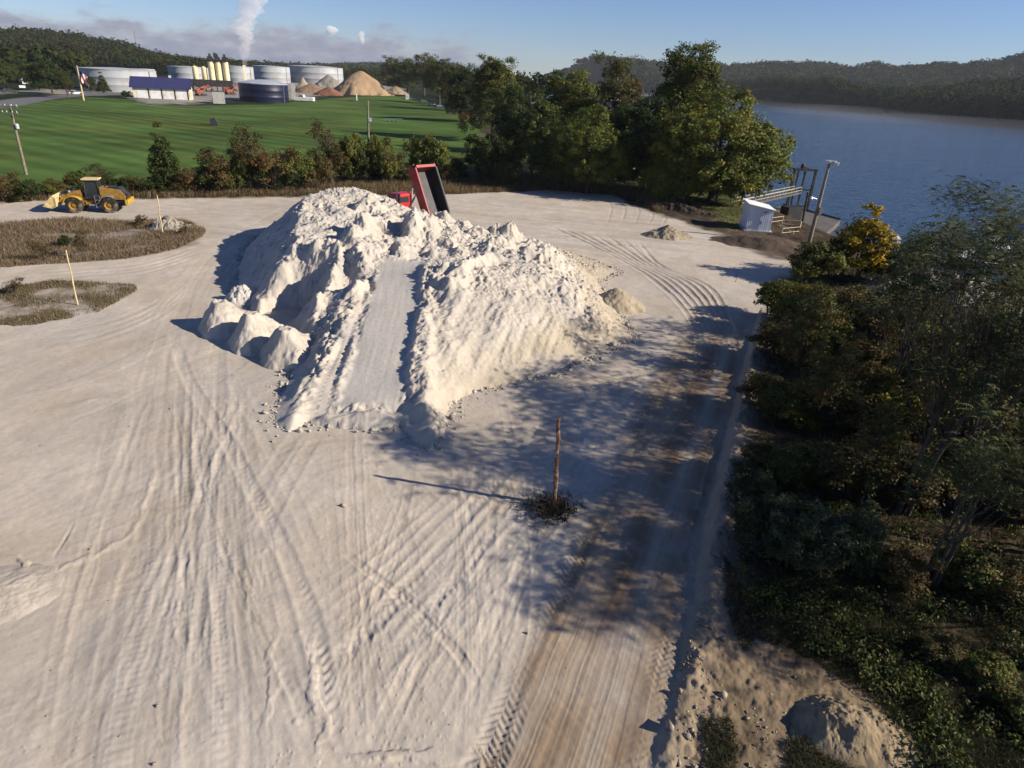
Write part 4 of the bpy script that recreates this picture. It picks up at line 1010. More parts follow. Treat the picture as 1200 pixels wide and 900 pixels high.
for a in [(SPI, 52, 306, 276, 26, 'thin bare twiggy bush at the left part of the larger brown weed bed'),
          (SPI, 98, 304, 262, 22, 'tallest thin twiggy bush in the middle of the larger brown weed bed'),
          (SH3, 78, 290, 272, 16, 'small dark green bush inside the larger brown weed bed'),
          (SH2, 166, 266, 250, 18, 'small olive bush beside the stake on the larger weed bed'),
          (SPI, 217, 276, 258, 20, 'dark twiggy bush at the right tip of the larger weed bed'),
          (SPI, 18, 345, 322, 26, 'pale dry twiggy bush at the left of the smaller weed patch')]:
    at_px(*a, group='bushes in the weed beds')
# --- far trees by the plant and the houses
for a in [
    (DARKT, 62, 110, 70, 44, 'large dark tree mass beside the white houses'),
    (DARKT, 46, 106, 78, 26, 'dark tree behind the white houses'),
    (BROW, 80, 116, 82, 22, 'small brown tree standing left of the flagpole'),
    (CON, 122, 108, 85, 16, 'small dark conifer in front of the left white tank'),
    (DARKT, 106, 108, 88, 16, 'small dark round tree between the flagpole and the conifer'),
    (DARKT, 8, 104, 68, 34, 'dark tree at the far left edge above the road'),
    (DARKT, 24, 98, 64, 30, 'dark tree behind the small white house'),
    (SH3, 148, 116, 104, 12, 'dark bush at the left end of the garage')]:
    at_px(*a, group='trees by the houses and the plant')

# --- the near thicket right of the road
OLIVE = sc(OLIVE, 1.6); YGREEN = sc(YGREEN, 1.25); BROWN = sc([(0.078, 0.066, 0.022), (0.066, 0.062, 0.022), (0.058, 0.060, 0.018), (0.088, 0.066, 0.022)], 1.6); RUST = sc(RUST, 1.3); GREYGREEN = sc(GREYGREEN, 1.4); LOCUST = sc(LOCUST, 1.55)
LOC1 = TP('locust_tree', 'tree', 31, 10.5, 3.6, 'open', LOCUST, 74, 13, 0.7, 0.55, trunk_r=0.10, trunks=2, limbs=30, fronds=True, inner=0.35, limb_r=0.42)
LOC2 = TP('locust_tree', 'tree', 32, 10.0, 3.4, 'open', LOCUST+BROWN[:2], 52, 13, 0.7, 0.56, trunk_r=0.11, trunks=1, limbs=30, fronds=True, inner=0.3, limb_r=0.42)
LOC3 = TP('locust_tree', 'tree', 33, 8.5, 3.0, 'open', LOCUST+YGREEN[:1], 52, 12, 0.65, 0.54, trunk_r=0.075, trunks=3, limbs=26, fronds=True, inner=0.3, limb_r=0.42)
THIN = TP('sapling', 'tree', 34, 6.5, 1.9, 'tall', BROWN+RUST+OLIVE, 130, 34, 0.45, 0.17, trunk_r=0.06, trunks=3, limbs=40, bare=1, inner=0.25)
WIL = TP('willow_shrub', 'shrub', 35, 3.2, 1.6, 'bush', GREYGREEN+OLIVE[:1], 170, 46, 0.33, 0.20, trunk_r=0.04, trunks=6, limbs=30, asp=0.26, inner=0.3)
BUS = TP('leafy_shrub', 'shrub', 36, 3.6, 1.9, 'bush', OLIVE+YGREEN[:2]+RUST[:1], 190, 44, 0.36, 0.19, trunk_r=0.05, trunks=4, limbs=24, inner=0.35)
BRB = TP('brown_shrub', 'shrub', 37, 3.4, 1.8, 'bush', BROWN+RUST, 130, 36, 0.36, 0.16, trunk_r=0.04, trunks=6, limbs=40, bare=1, inner=0.3)
OLB = TP('leafy_shrub', 'shrub', 39, 3.6, 1.9, 'bush', YGREEN+RUST+GOLD[2:]+OLIVE, 240, 44, 0.34, 0.17, trunk_r=0.05, trunks=4, limbs=30, inner=0.3, bare=1)
GLD = TP('yellow_tree', 'tree', 38, 6.5, 2.0, 'dense', GOLD, 150, 40, 0.42, 0.24, trunk_r=0.09, trunks=2, limbs=20, inner=0.45)
GN = 'trees and shrubs of the thicket right of the road'
def near_put(proto, X, Y, yt, W, label, rz=None):
    zb = gz1(X, Y); return put(proto, X, Y, top_h(X, Y, yt, zb), W, label, rz, group=GN)
def nh(proto, X, Y, H, W, label, rz=None): return put(proto, X, Y, H, W, label, rz, group=GN)
TALLL = 'tall thin locust tree of the right thicket, feathery drooping leaves on bare forked stems'
for pr, X, Y, H, W, r in [(LOC1, 21.6, 33.0, 10.4, 3.0, .3), (LOC2, 14.4, 19.5, 9.8, 2.9, 1.2), (LOC3, 25.2, 35.5, 10.2, 3.0, 2.0), (LOC1, 19.0, 23.5, 9.8, 3.2, 3.6), (LOC3, 13.4, 15.8, 6.6, 2.2, 5.6)]:
    nh(pr, X, Y, H, W, TALLL, r)
for pr, X, Y, H, W, r in [(LOC1, 21.5, 18.5, 11, 3.6, .9), (LOC2, 24.8, 22.8, 11, 3.6, 1.9), (LOC3, 19.6, 15.2, 9.6, 3.2, 2.9), (LOC1, 14.6, 19.6, 10.4, 3.0, 4.1), (LOC3, 16.8, 20.3, 10.8, 3.2, .5), (LOC2, 18.9, 13.2, 9.3, 3.0, 3.3), (LOC1, 20.6, 11.6, 10.5, 3.4, 1.4), (LOC3, 18.6, 17.6, 11, 3.2, 5.0), (LOC2, 21.3, 25.6, 10.4, 3.2, 2.2), (LOC3, 24.0, 28.8, 10.8, 3.2, 3.9), (LOC1, 17.6, 27.2, 9.2, 2.8, 2.6), (LOC2, 22.5, 21.5, 11, 3.4, 0.2)]:
    nh(pr, X, Y, H, W, TALLL, r)
nh(GLD, *gp(1003, 332), 6.4, 2.3, 'bright yellow autumn tree at the far end of the right thicket')
nh(OLB, *gp(950, 330), 4.0, 2.6, 'olive shrub at the far corner of the thicket beside the sandy lot', 0.4)
nh(SH2, *gp(985, 325), 5.0, 2.4, 'dark brown crowned tree behind the yellow autumn tree', 0.7)
nh(SH3, *gp(1040, 336), 4.2, 2.4, 'dark bush between the yellow tree and the moored boats', 1.4)
nh(OLB, *gp(905, 372), 3.0, 1.9, 'yellow green shrub hanging over the berm at the bend of the road', 1.1)
nh(OLB, *gp(935, 395), 3.8, 2.3, 'olive and yellow shrub in front of the bright yellow tree', 2.2)
nh(BRB, *gp(1000, 390), 3.6, 2.4, 'rusty brown shrub below the bright yellow tree', 3.0)
nh(BUS, *gp(1060, 400), 3.6, 2.4, 'green shrub at the near edge of the pale rubble', 4.0)
MASS = 'tangled brown and olive shrub inside the dark right hand thicket'
k = 0
for pr, x, y, H, W in [(BRB, 905, 420, 2.4, 1.7), (THIN, 930, 440, 5.0, 1.8), (OLB, 960, 440, 3.4, 2.0), (BRB, 1000, 450, 3.2, 2.0), (THIN, 1040, 450, 5.5, 1.8), (BUS, 1090, 450, 3.6, 2.2), (THIN, 1140, 440, 5.5, 1.8),
                       (BRB, 890, 480, 2.0, 1.4), (OLB, 915, 500, 2.2, 1.5), (THIN, 950, 505, 4.6, 1.6), (BRB, 985, 510, 2.8, 1.8), (OLB, 1030, 510, 3.2, 1.9), (THIN, 1075, 520, 5.2, 1.7), (BRB, 1130, 520, 3.2, 2.0), (BUS, 1180, 510, 3.6, 2.0),
                       (BRB, 890, 560, 1.6, 1.1), (BUS, 920, 575, 1.9, 1.2), (BRB, 965, 580, 2.4, 1.5), (THIN, 1010, 590, 4.2, 1.4), (BRB, 1060, 600, 2.6, 1.6), (BUS, 1110, 590, 2.8, 1.7), (THIN, 1165, 600, 4.4, 1.5), (BRB, 1215, 610, 3.0, 1.8),
                       (BRB, 1050, 690, 1.4, 1.1), (BUS, 1120, 690, 1.7, 1.2), (BRB, 1180, 720, 1.6, 1.1), (BUS, 1150, 800, 1.0, .8), (BRB, 1100, 780, .9, .8), (BUS, 1195, 850, .9, .8)]:
    k += 1; lab = {'sapling': 'thin half bare sapling rising inside the dark right hand thicket', 'brown_shrub': 'brown twiggy shrub inside the dark right hand thicket', 'leafy_shrub': 'olive green leafy shrub inside the dark right hand thicket'}[pr[0].name.split('.')[0]]
    if y >= 690: lab = 'low ' + lab.split(' inside')[0] + ' in the rough grass at the lower right corner'
    nh(pr, *gp(x, y), H, W, lab, k*0.9)
GW = 'grey green willow like shrub with narrow leaves at the near edge of the right thicket'
for x, y, H, W in [(880, 650, 2.1, 1.1), (915, 668, 2.5, 1.25), (955, 672, 2.6, 1.3), (992, 668, 2.2, 1.2), (872, 600, 1.7, 1.0)]:
    k += 1; nh(WIL, *gp(x, y), H, W, GW, k*1.3)

# ------------------------------------------------------------------ ground cover that cannot be counted
rg = np.random.default_rng(77)
DRY = [(0.24, 0.17, 0.095), (0.19, 0.13, 0.075), (0.30, 0.23, 0.14), (0.15, 0.105, 0.07), (0.17, 0.10, 0.07), (0.13, 0.12, 0.055)]
RED = [(0.20, 0.115, 0.085), (0.22, 0.15, 0.10), (0.16, 0.11, 0.075), (0.17, 0.145, 0.08)]
def cover(name, poly, n, h, wd, cols, **kw):
    P = scatter(rg, poly, n, **{a: b for a, b in kw.items() if a in ('jit', 'thr', 'fr', 'inset')})
    tag(blades(name, P, h, wd, cols, rg, kw.get('lean', .45)), kind='stuff')
cover('dry_weeds', WEED1, 45000, 0.36, 0.03, sc(RED+RED+DRY, 1.35), thr=-0.28, inset=-.7)
cover('dry_weeds', WEED2, 17000, 0.20, 0.024, sc(DRY+[(0.10, 0.11, 0.04), (0.10, 0.11, 0.04)], 1.2), thr=-0.22, fr=0.33, inset=-.6)
STRIP = np.vstack([gpts([(-60, 248), (0, 238), (120, 233), (300, 230), (420, 229), (520, 228), (640, 223), (725, 229), (770, 248)]), gpts([(800, 243), (740, 219), (640, 206), (520, 202), (400, 209), (230, 216), (100, 221), (-60, 236)])])
cover('tall_dry_grass', STRIP, 80000, 0.70, 0.04, DRY+[(0.30, 0.16, 0.065), (0.24, 0.13, 0.06), (0.10, 0.10, 0.04)], thr=-0.3, lean=.3)
RT = np.array([p for p in gpts([(795, 850), (850, 700), (862, 600), (872, 520), (886, 440), (896, 385), (915, 352), (960, 322), (1040, 312), (1300, 345), (1500, 500), (1600, 960), (1100, 960), (1040, 830), (930, 775), (868, 735), (848, 690)])])
GRN = [(0.050, 0.066, 0.020), (0.040, 0.055, 0.018), (0.070, 0.062, 0.026), (0.080, 0.058, 0.032), (0.055, 0.045, 0.022)]
cover('undergrowth', RT, 120000, 0.24, 0.022, GRN+DKGREEN+DRY[3:4], jit=.3, lean=.8, inset=.35)
LOWG = gpts([(868, 700), (900, 690), (1000, 680), (1300, 680), (1400, 960), (1110, 960), (1040, 830), (940, 775), (880, 740)])
cover('rough_grass', LOWG, 170000, 0.15, 0.008, [(0.040, 0.058, 0.014), (0.050, 0.062, 0.016), (0.062, 0.056, 0.022), (0.075, 0.060, 0.03)], jit=.4, lean=.9)
cover('rough_grass', gpts([(826, 850), (850, 846), (868, 880), (860, 930), (820, 930)]), 3500, 0.14, 0.012, GRN, jit=.2, lean=.9)
cover('rough_grass', gpts([(920, 872), (960, 868), (1010, 900), (960, 930), (915, 920)]), 4500, 0.15, 0.012, GRN, jit=.2, lean=.9)
cover('rough_grass', gpts([(846, 660), (868, 690), (880, 735), (868, 770), (850, 720)]), 4500, 0.16, 0.014, GRN+DRY[:2], jit=.2, lean=.9)
cover('bank_grass', GRASS2, 16000, 0.25, 0.06, [(0.055, 0.075, 0.018), (0.07, 0.085, 0.02)], lean=.6)
cover('mound_straw', gpts([(905, 812), (990, 798), (1060, 860), (1040, 905), (950, 905)]), 5000, 0.10, 0.008, [(0.36, 0.29, 0.17), (0.28, 0.22, 0.12), (0.2, 0.16, 0.09)], jit=.2, lean=1.0)
# a low tangle of leaves filling the floor of the thicket
P = np.vstack([scatter(rg, RT, 2600, jit=.3, inset=.3), scatter(rg, LOWG, 420, jit=.4, thr=.0, fr=.5)]); P[:, 2] += rg.uniform(.02, .38, len(P))
V, F, K = leaf_cloud(rg, P, 34, 0.40, 0.11, sc(OLIVE+BROWN[:2]+DKGREEN+YGREEN[2:3], 1.1), flat=.55)
tag(mesh_np('leafy_undergrowth', V, F, MAT['leaf'], K, smooth=False), kind='stuff')

# ------------------------------------------------------------------ far woods
OLIVE = sc(OLIVE, 1/1.6); BROWN = sc(BROWN, 1/1.6)
FARP = [DKGREEN, OLIVE, BROWN, DKGREEN, OLIVE, [(0.075, 0.080, 0.016)]]
FARW = [DKGREEN, DKGREEN, OLIVE[1:2], [(0.040, 0.046, 0.014)], [(0.060, 0.050, 0.018)], [(0.05, 0.06, 0.016)]]
def spots_px(x0, x1, D0, D1, n, left=None):
    out = []
    while len(out) < n:
        x = rg.uniform(x0, x1); D = rg.uniform(D0, D1); d = Fv+Rv*(x-CX)/FOC-Uv*(90-CY)/FOC; hd = math.hypot(d[0], d[1])
        X, Y = d[0]/hd*D, d[1]/hd*D
        if X > bank_x(Y)-4 and X < far_x(Y)+3: continue
        out.append((X, Y))
    q = np.array(out); return np.column_stack([q, base_z(q[:, 0], q[:, 1])])
woods('left_hill_woods', np.vstack([spots_px(-250, 300, 760, 1280, 3000), spots_px(-250, 95, 430, 780, 900)]), 17, 15, 7, 2.8, FARW, rg)
woods('plant_treeline', spots_px(90, 480, 800, 960, 800), 15, 14, 10, 2.3, FARW, rg)
woods('distant_ridge_woods', spots_px(250, 1300, 1600, 2500, 6500), 18, 30, 4, 7.5, FARW, rg)
n = 520; yy = rg.uniform(380, 1700, n)**1.0; q = np.column_stack([far_x(yy)+rg.uniform(4, 60, n)**1.0, yy])
q = np.column_stack([q, base_z(q[:, 0], q[:, 1])])
woods('far_bank_woods', q, 22, 15, 22, 2.1, FARP, rg)
yy = rg.uniform(380, 1700, 520); q = np.column_stack([far_x(yy)+rg.uniform(-3, 10, 520), yy]); q = np.column_stack([q, np.maximum(base_z(q[:, 0], q[:, 1]), -5)-2])
woods('far_shore_woods', q, 17, 15, 20, 1.9, FARP, rg)
woods('far_bank_hill_woods', spots_px(770, 1400, 700, 1450, 3000), 20, 18, 7, 3.4, FARW, rg)
n = 170; yy = rg.uniform(300, 900, n); q = np.column_stack([bank_x(yy)-rg.uniform(8, 60, n), yy]); q = np.column_stack([q, base_z(q[:, 0], q[:, 1])])
woods('river_bank_woods', q, 17, 12, 16, 1.7, FARP, rg)
# ================================================================== machines, buildings, street furniture
def mt(name, *a, **k): MAT[name] = plain(name, *a, **k); return MAT[name]
mt('loader_yellow', (0.29, 0.155, 0.024), 0.6, 0.3, var=0.45, dirt=(0.20, 0.14, 0.08), dscale=1.8); mt('dusty_yellow', (0.62, 0.47, 0.22), 0.7, 0.2, var=0.35, dirt=(0.5, 0.42, 0.3))
mt('bright_yellow', (0.46, 0.29, 0.03), 0.5, 0.4, var=.2, dirt=(0.4, .3, .16)); mt('tyre_rubber', (0.028, 0.026, 0.025), 0.9, 0.1, var=.4, dirt=(0.22, 0.19, 0.16)); mt('black_paint', (0.018, 0.018, 0.020), 0.45, 0.4, var=.4, dirt=(0.08, 0.07, 0.06))
mt('grey_metal', (0.22, 0.22, 0.22), 0.5, 0.4, 0.3); mt('red_paint', (0.50, 0.010, 0.012), 0.35, 0.5, var=.2, dirt=(0.30, 0.05, 0.04)); mt('dark_red', (0.30, 0.012, 0.016), 0.5, 0.4, var=.3, dirt=(0.2, 0.06, 0.05))
mt('worn_steel', (0.024, 0.024, 0.028), 0.55, 0.4, 0.2, var=.4, dirt=(0.045, 0.042, 0.04), dscale=.8); mt('bare_steel', (0.55, 0.53, 0.50), 0.4, 0.5, 0.3, var=.2)
mt('white_paint', (0.72, 0.72, 0.70), 0.6, 0.3, var=.12, dirt=(0.5, 0.48, 0.44), dscale=.3); mt('tank_white', (0.36, 0.375, 0.39), 0.6, 0.3, var=.08, scale=.2, dirt=(0.27, 0.265, 0.26), dscale=.09); mt('cream', (0.74, 0.66, 0.48), 0.6, 0.3, var=.12, scale=.5, dirt=(0.5, .42, .3), dscale=.15)
mt('silo_cream', (0.74, 0.64, 0.38), 0.55, 0.3, var=.12, scale=.4, dirt=(.5, .38, .2), dscale=.2)
mt('navy_tank', (0.007, 0.010, 0.036), 0.45, 0.4, var=.3, scale=.4); mt('navy_roof', (0.032, 0.034, 0.100), 0.5, 0.4, var=.15, scale=.6); mt('grey_roof', (0.34, 0.37, 0.41), 0.55, 0.3, var=.15, scale=.3)
mt('concrete', (0.36, 0.35, 0.32), 0.9, 0.1, var=.2, scale=1); mt('dock_concrete', (0.125, 0.115, 0.105), 0.9, .1, var=.25, scale=.6, dirt=(.12, .11, .1)); mt('rail_yellow', (0.46, 0.40, 0.26), .6, .3, var=.25, dirt=(.4, .33, .22)); mt('pole_wood', (0.22, 0.18, 0.14), 0.9, .1, var=.4, scale=4)
mt('pale_wood', (0.60, 0.46, 0.27), 0.85, .1, var=.25, scale=6, dirt=(.3, .2, .12)); mt('snag_wood', (0.16, 0.085, 0.055), 0.9, .1, var=.55, scale=7, dirt=(.42, .35, .28), dscale=3.5); mt('blue_cover', (0.02, 0.03, 0.17), .6, .3, var=.25); mt('boat_white', (0.66, 0.68, 0.70), .35, .5, var=.08); mt('brick_red', (0.30, 0.07, 0.05), .8, .2, var=.3, scale=1)
mt('dark_debris', (0.060, 0.045, 0.034), .95, .05, var=.5, scale=5); mt('glass_dark', (0.02, 0.03, 0.035), 0.08, 0.6, var=.2); mt('car_blue', (0.03, 0.05, 0.14), .3, .5, var=.1); mt('car_silver', (0.45, 0.46, 0.48), .3, .5, .3, var=.1); mt('car_dark', (0.03, 0.03, 0.035), .3, .5, var=.1); mt('asphalt_black', (0.05, 0.05, 0.05), .9, .1)
mt('orange_red', (0.28, 0.065, 0.03), .6, .3, var=.3, scale=1); mt('lamp_head', (0.55, 0.57, 0.6), .4, .5, .2)

def metal_panel(name, col, freq, axis='X'):
    n = NT(name); tc = n.n('TexCoord').outputs['Object']; sp = n.n('SeparateXYZ'); n.l(tc, sp.inputs[0])
    s = n.math('SINE', n.math('MULTIPLY', n.math('ADD', sp.outputs[0], sp.outputs[1]), freq))
    a = n.noise(1.3, 5, tc); c_ = n.ramp(a, [(0.3, tuple(x*.86 for x in col)), (0.7, col)])
    n.pri(c_, .5, .4, .0, n.bump(s, .12, .02)); MAT[name] = n.m
metal_panel('white_panel', (0.66, 0.68, 0.70), 30)

# ------------------------------------------------------------------ wheel loader
def wheel(parent, c, r, wd, rimmat, n=28):
    t = MB(); pr = [(r*.60, -wd/2), (r*.93, -wd/2), (r, -wd*.36), (r, wd*.36), (r*.93, wd/2), (r*.60, wd/2), (r*.56, 0), (r*.60, -wd/2)]
    t.lathe(pr, (0, 0, 0), n, 'Y')
    for k in range(18):
        a = 2*PI*k/18
        for s in (-1, 1): t.box((math.cos(a+.08*s)*r*1.005, s*wd*.24, math.sin(a+.08*s)*r*1.005), (r*.07, wd*.42, r*.14), ry=-a-.08*s)
    o = t.build('wheel', MAT['tyre_rubber'], parent, smooth=True); o.location = c
    m = MB(); s = -1 if c[1] < 0 else 1
    m.lathe([(0.01, s*wd*.30), (r*.16, s*wd*.34), (r*.22, s*wd*.26), (r*.40, s*wd*.18), (r*.50, s*wd*.40), (r*.60, s*wd*.44), (r*.60, -s*wd*.4), (0.01, -s*wd*.4)], (0, 0, 0), 24, 'Y')
    m.build('rim', rimmat, o, smooth=True); return o
def loader():
    p = at(113, 247.5); yaw = math.atan2(-2.3, -7.4)
    t = thing('wheel_loader', 'yellow wheel loader driving across the lot with its bucket full of pale sand', 'wheel loader', (p[0], p[1]+.2, gz1(p[0], p[1])), yaw); t.scale = (.93, .93, .93)
    Y_ = MAT['loader_yellow']
    for x in (1.75, -1.55):
        for s in (-1, 1): wheel(t, (x, s*1.05, .76), .78, .62, MAT['loader_yellow'])
    b = MB(); b.box((1.45, 0, 1.05), (1.5, 1.05, .85)); b.box((.5, 0, .95), (.9, .7, .5)); b.prism([(.85, 1.4), (2.0, 1.4), (1.7, 2.1), (1.1, 2.25)], -.48, .48); b.build('front_frame', Y_, t, .03)
    b = MB(); b.box((-1.5, 0, .95), (3.0, 1.1, .7)); b.build('rear_frame', MAT['black_paint'], t, .03)
    h = MB(); h.prism([(-.75, 1.25), (-3.05, 1.25), (-3.2, 1.6), (-2.75, 2.30), (-.75, 2.55)], -.72, .72); ho = h.build('engine_hood', Y_, t, .05)
    g = MB(); g.prism([(-3.25, 1.35), (-3.33, 1.62), (-2.80, 2.44), (-2.40, 2.50), (-2.62, 2.28), (-3.10, 1.55)], -.66, .66); g.build('grille', MAT['black_paint'], ho)
    e_ = MB(); e_.tube([(-1.3, .35, 2.5), (-1.3, .35, 3.0), (-1.38, .35, 3.15)], [.06, .06, .055], 10); e_.box((-1.9, 0, 2.48), (.7, .9, .16)); e_.build('exhaust_pipe', MAT['black_paint'], t)
    c_ = MB(); c_.box((-3.28, 0, 1.05), (.36, 2.5, .52)); c_.box((-3.42, .75, 1.22), (.2, .5, .3)); c_.box((-3.42, -.75, 1.22), (.2, .5, .3)); c_.build('counterweight', MAT['bright_yellow'], t, .05)
    # cab
    cb = MB(); cb.box((-.05, 0, 1.55), (1.45, 1.35, .45))
    for x in (.62, -.72):
        for s in (-1, 1): cb.beam((x, s*.63, 1.7), (x*.86, s*.58, 3.25), .09)
    co_ = cb.build('cab', MAT['black_paint'], t, .02)
    gl = MB(); gl.box((-.05, 0, 2.45), (1.27, 1.19, 1.45), taper=(.88, .92)); gl.build('window', MAT['glass_dark'], co_)
    r = MB(); r.box((-.05, 0, 3.33), (1.6, 1.5, .14)); r.build('roof', MAT['dusty_yellow'], co_, .04)
    for s in (-1, 1):
        f = MB(); P = [(1.75+.98*math.cos(a), .76+.98*math.sin(a)) for a in np.linspace(.3, 2.5, 9)]; Q = [(1.75+.92*math.cos(a), .76+.92*math.sin(a)) for a in np.linspace(2.5, .3, 9)]
        f.prism(P+Q, s*1.05-.33, s*1.05+.33); f.build('fender', MAT['bright_yellow'], t)
        f = MB(); P = [(-1.55+.98*math.cos(a), .76+.98*math.sin(a)) for a in np.linspace(.4, 2.2, 9)]; Q = [(-1.55+.92*math.cos(a), .76+.92*math.sin(a)) for a in np.linspace(2.2, .4, 9)]
        f.prism(P+Q, s*1.05-.33, s*1.05+.33); f.build('fender', MAT['grey_metal'], t)
        l = MB()
        for k in range(3): l.box((-.55, s*1.05, .6+.35*k), (.5, .3, .05))
        l.beam((-.78, s*1.15, .5), (-.78, s*1.15, 1.7), .05); l.beam((-.32, s*1.15, .5), (-.32, s*1.15, 1.7), .05); l.build('ladder', MAT['grey_metal'], t)
        a = MB(); a.prism([(1.2, 2.05), (1.5, 2.2), (2.6, 1.9), (3.35, 1.0), (3.3, .72), (3.05, .78), (2.45, 1.55), (1.3, 1.8)], s*.55-.08, s*.55+.08); a.build('lift_arm', Y_, t, .02)
    z = MB(); z.tube([(1.45, 0, 2.1), (2.55, 0, 2.0)], .1, 10); z.tube([(2.55, 0, 2.0), (3.35, 0, 1.55)], .06, 8); z.prism([(2.1, 1.3), (2.45, 2.15), (2.65, 2.1), (2.4, 1.3)], -.1, .1); z.build('tilt_linkage', MAT['black_paint'], t)
    u = MB(); out = [(3.25, .70), (3.20, 1.55), (3.45, 1.80), (3.55, 1.78), (3.42, 1.45), (3.45, .85), (3.75, .62), (4.45, .78), (4.47, .70), (3.70, .50)]
    u.prism(out, -1.45, 1.45)
    for s in (-1, 1): u.prism([(3.30, .72), (3.25, 1.5), (3.55, 1.78), (4.40, .82), (3.72, .55)], s*1.42-.03, s*1.42+.03)
    for k in range(8): u.box((4.5, -1.3+k*.37, .74), (.2, .1, .06), ry=-.2)
    u.build('bucket', MAT['dusty_yellow'], t)
    for s in (-1, 1):
        l = MB(); l.box((2.0, s*.78, 2.15), (.12, .2, .16)); l.build('headlight', MAT['lamp_head'], t)
    # the sand it carries
    rg_ = np.random.default_rng(4); m = MB(); nx, ny = 10, 20; vs = []; fs = []
    for i in range(nx):
        for j in range(ny):
            x = 3.42+.95*i/(nx-1); y = -1.36+2.72*j/(ny-1); e_ = math.sin(PI*i/(nx-1))*math.sin(PI*j/(ny-1))**.6
            vs.append((x, y, 1.52-.62*i/(nx-1)+.38*e_+rg_.normal(0, .03)*e_))
    for i in range(nx-1):
        for j in range(ny-1): fs.append((i*ny+j, (i+1)*ny+j, (i+1)*ny+j+1, i*ny+j+1))
    m.add(vs, fs); n_ = len(m.v)
    o = m.build('sand_load', MAT['bucket_sand'], None, smooth=True); o.location = t.location; o.rotation_euler = t.rotation_euler; o.scale = t.scale
    tag(o, 'pale sand heaped in the bucket of the wheel loader', 'sand')
MAT['bucket_sand'] = plain('bucket_sand', (0.52, 0.47, 0.38), .95, .05, var=.2, scale=5)
loader()

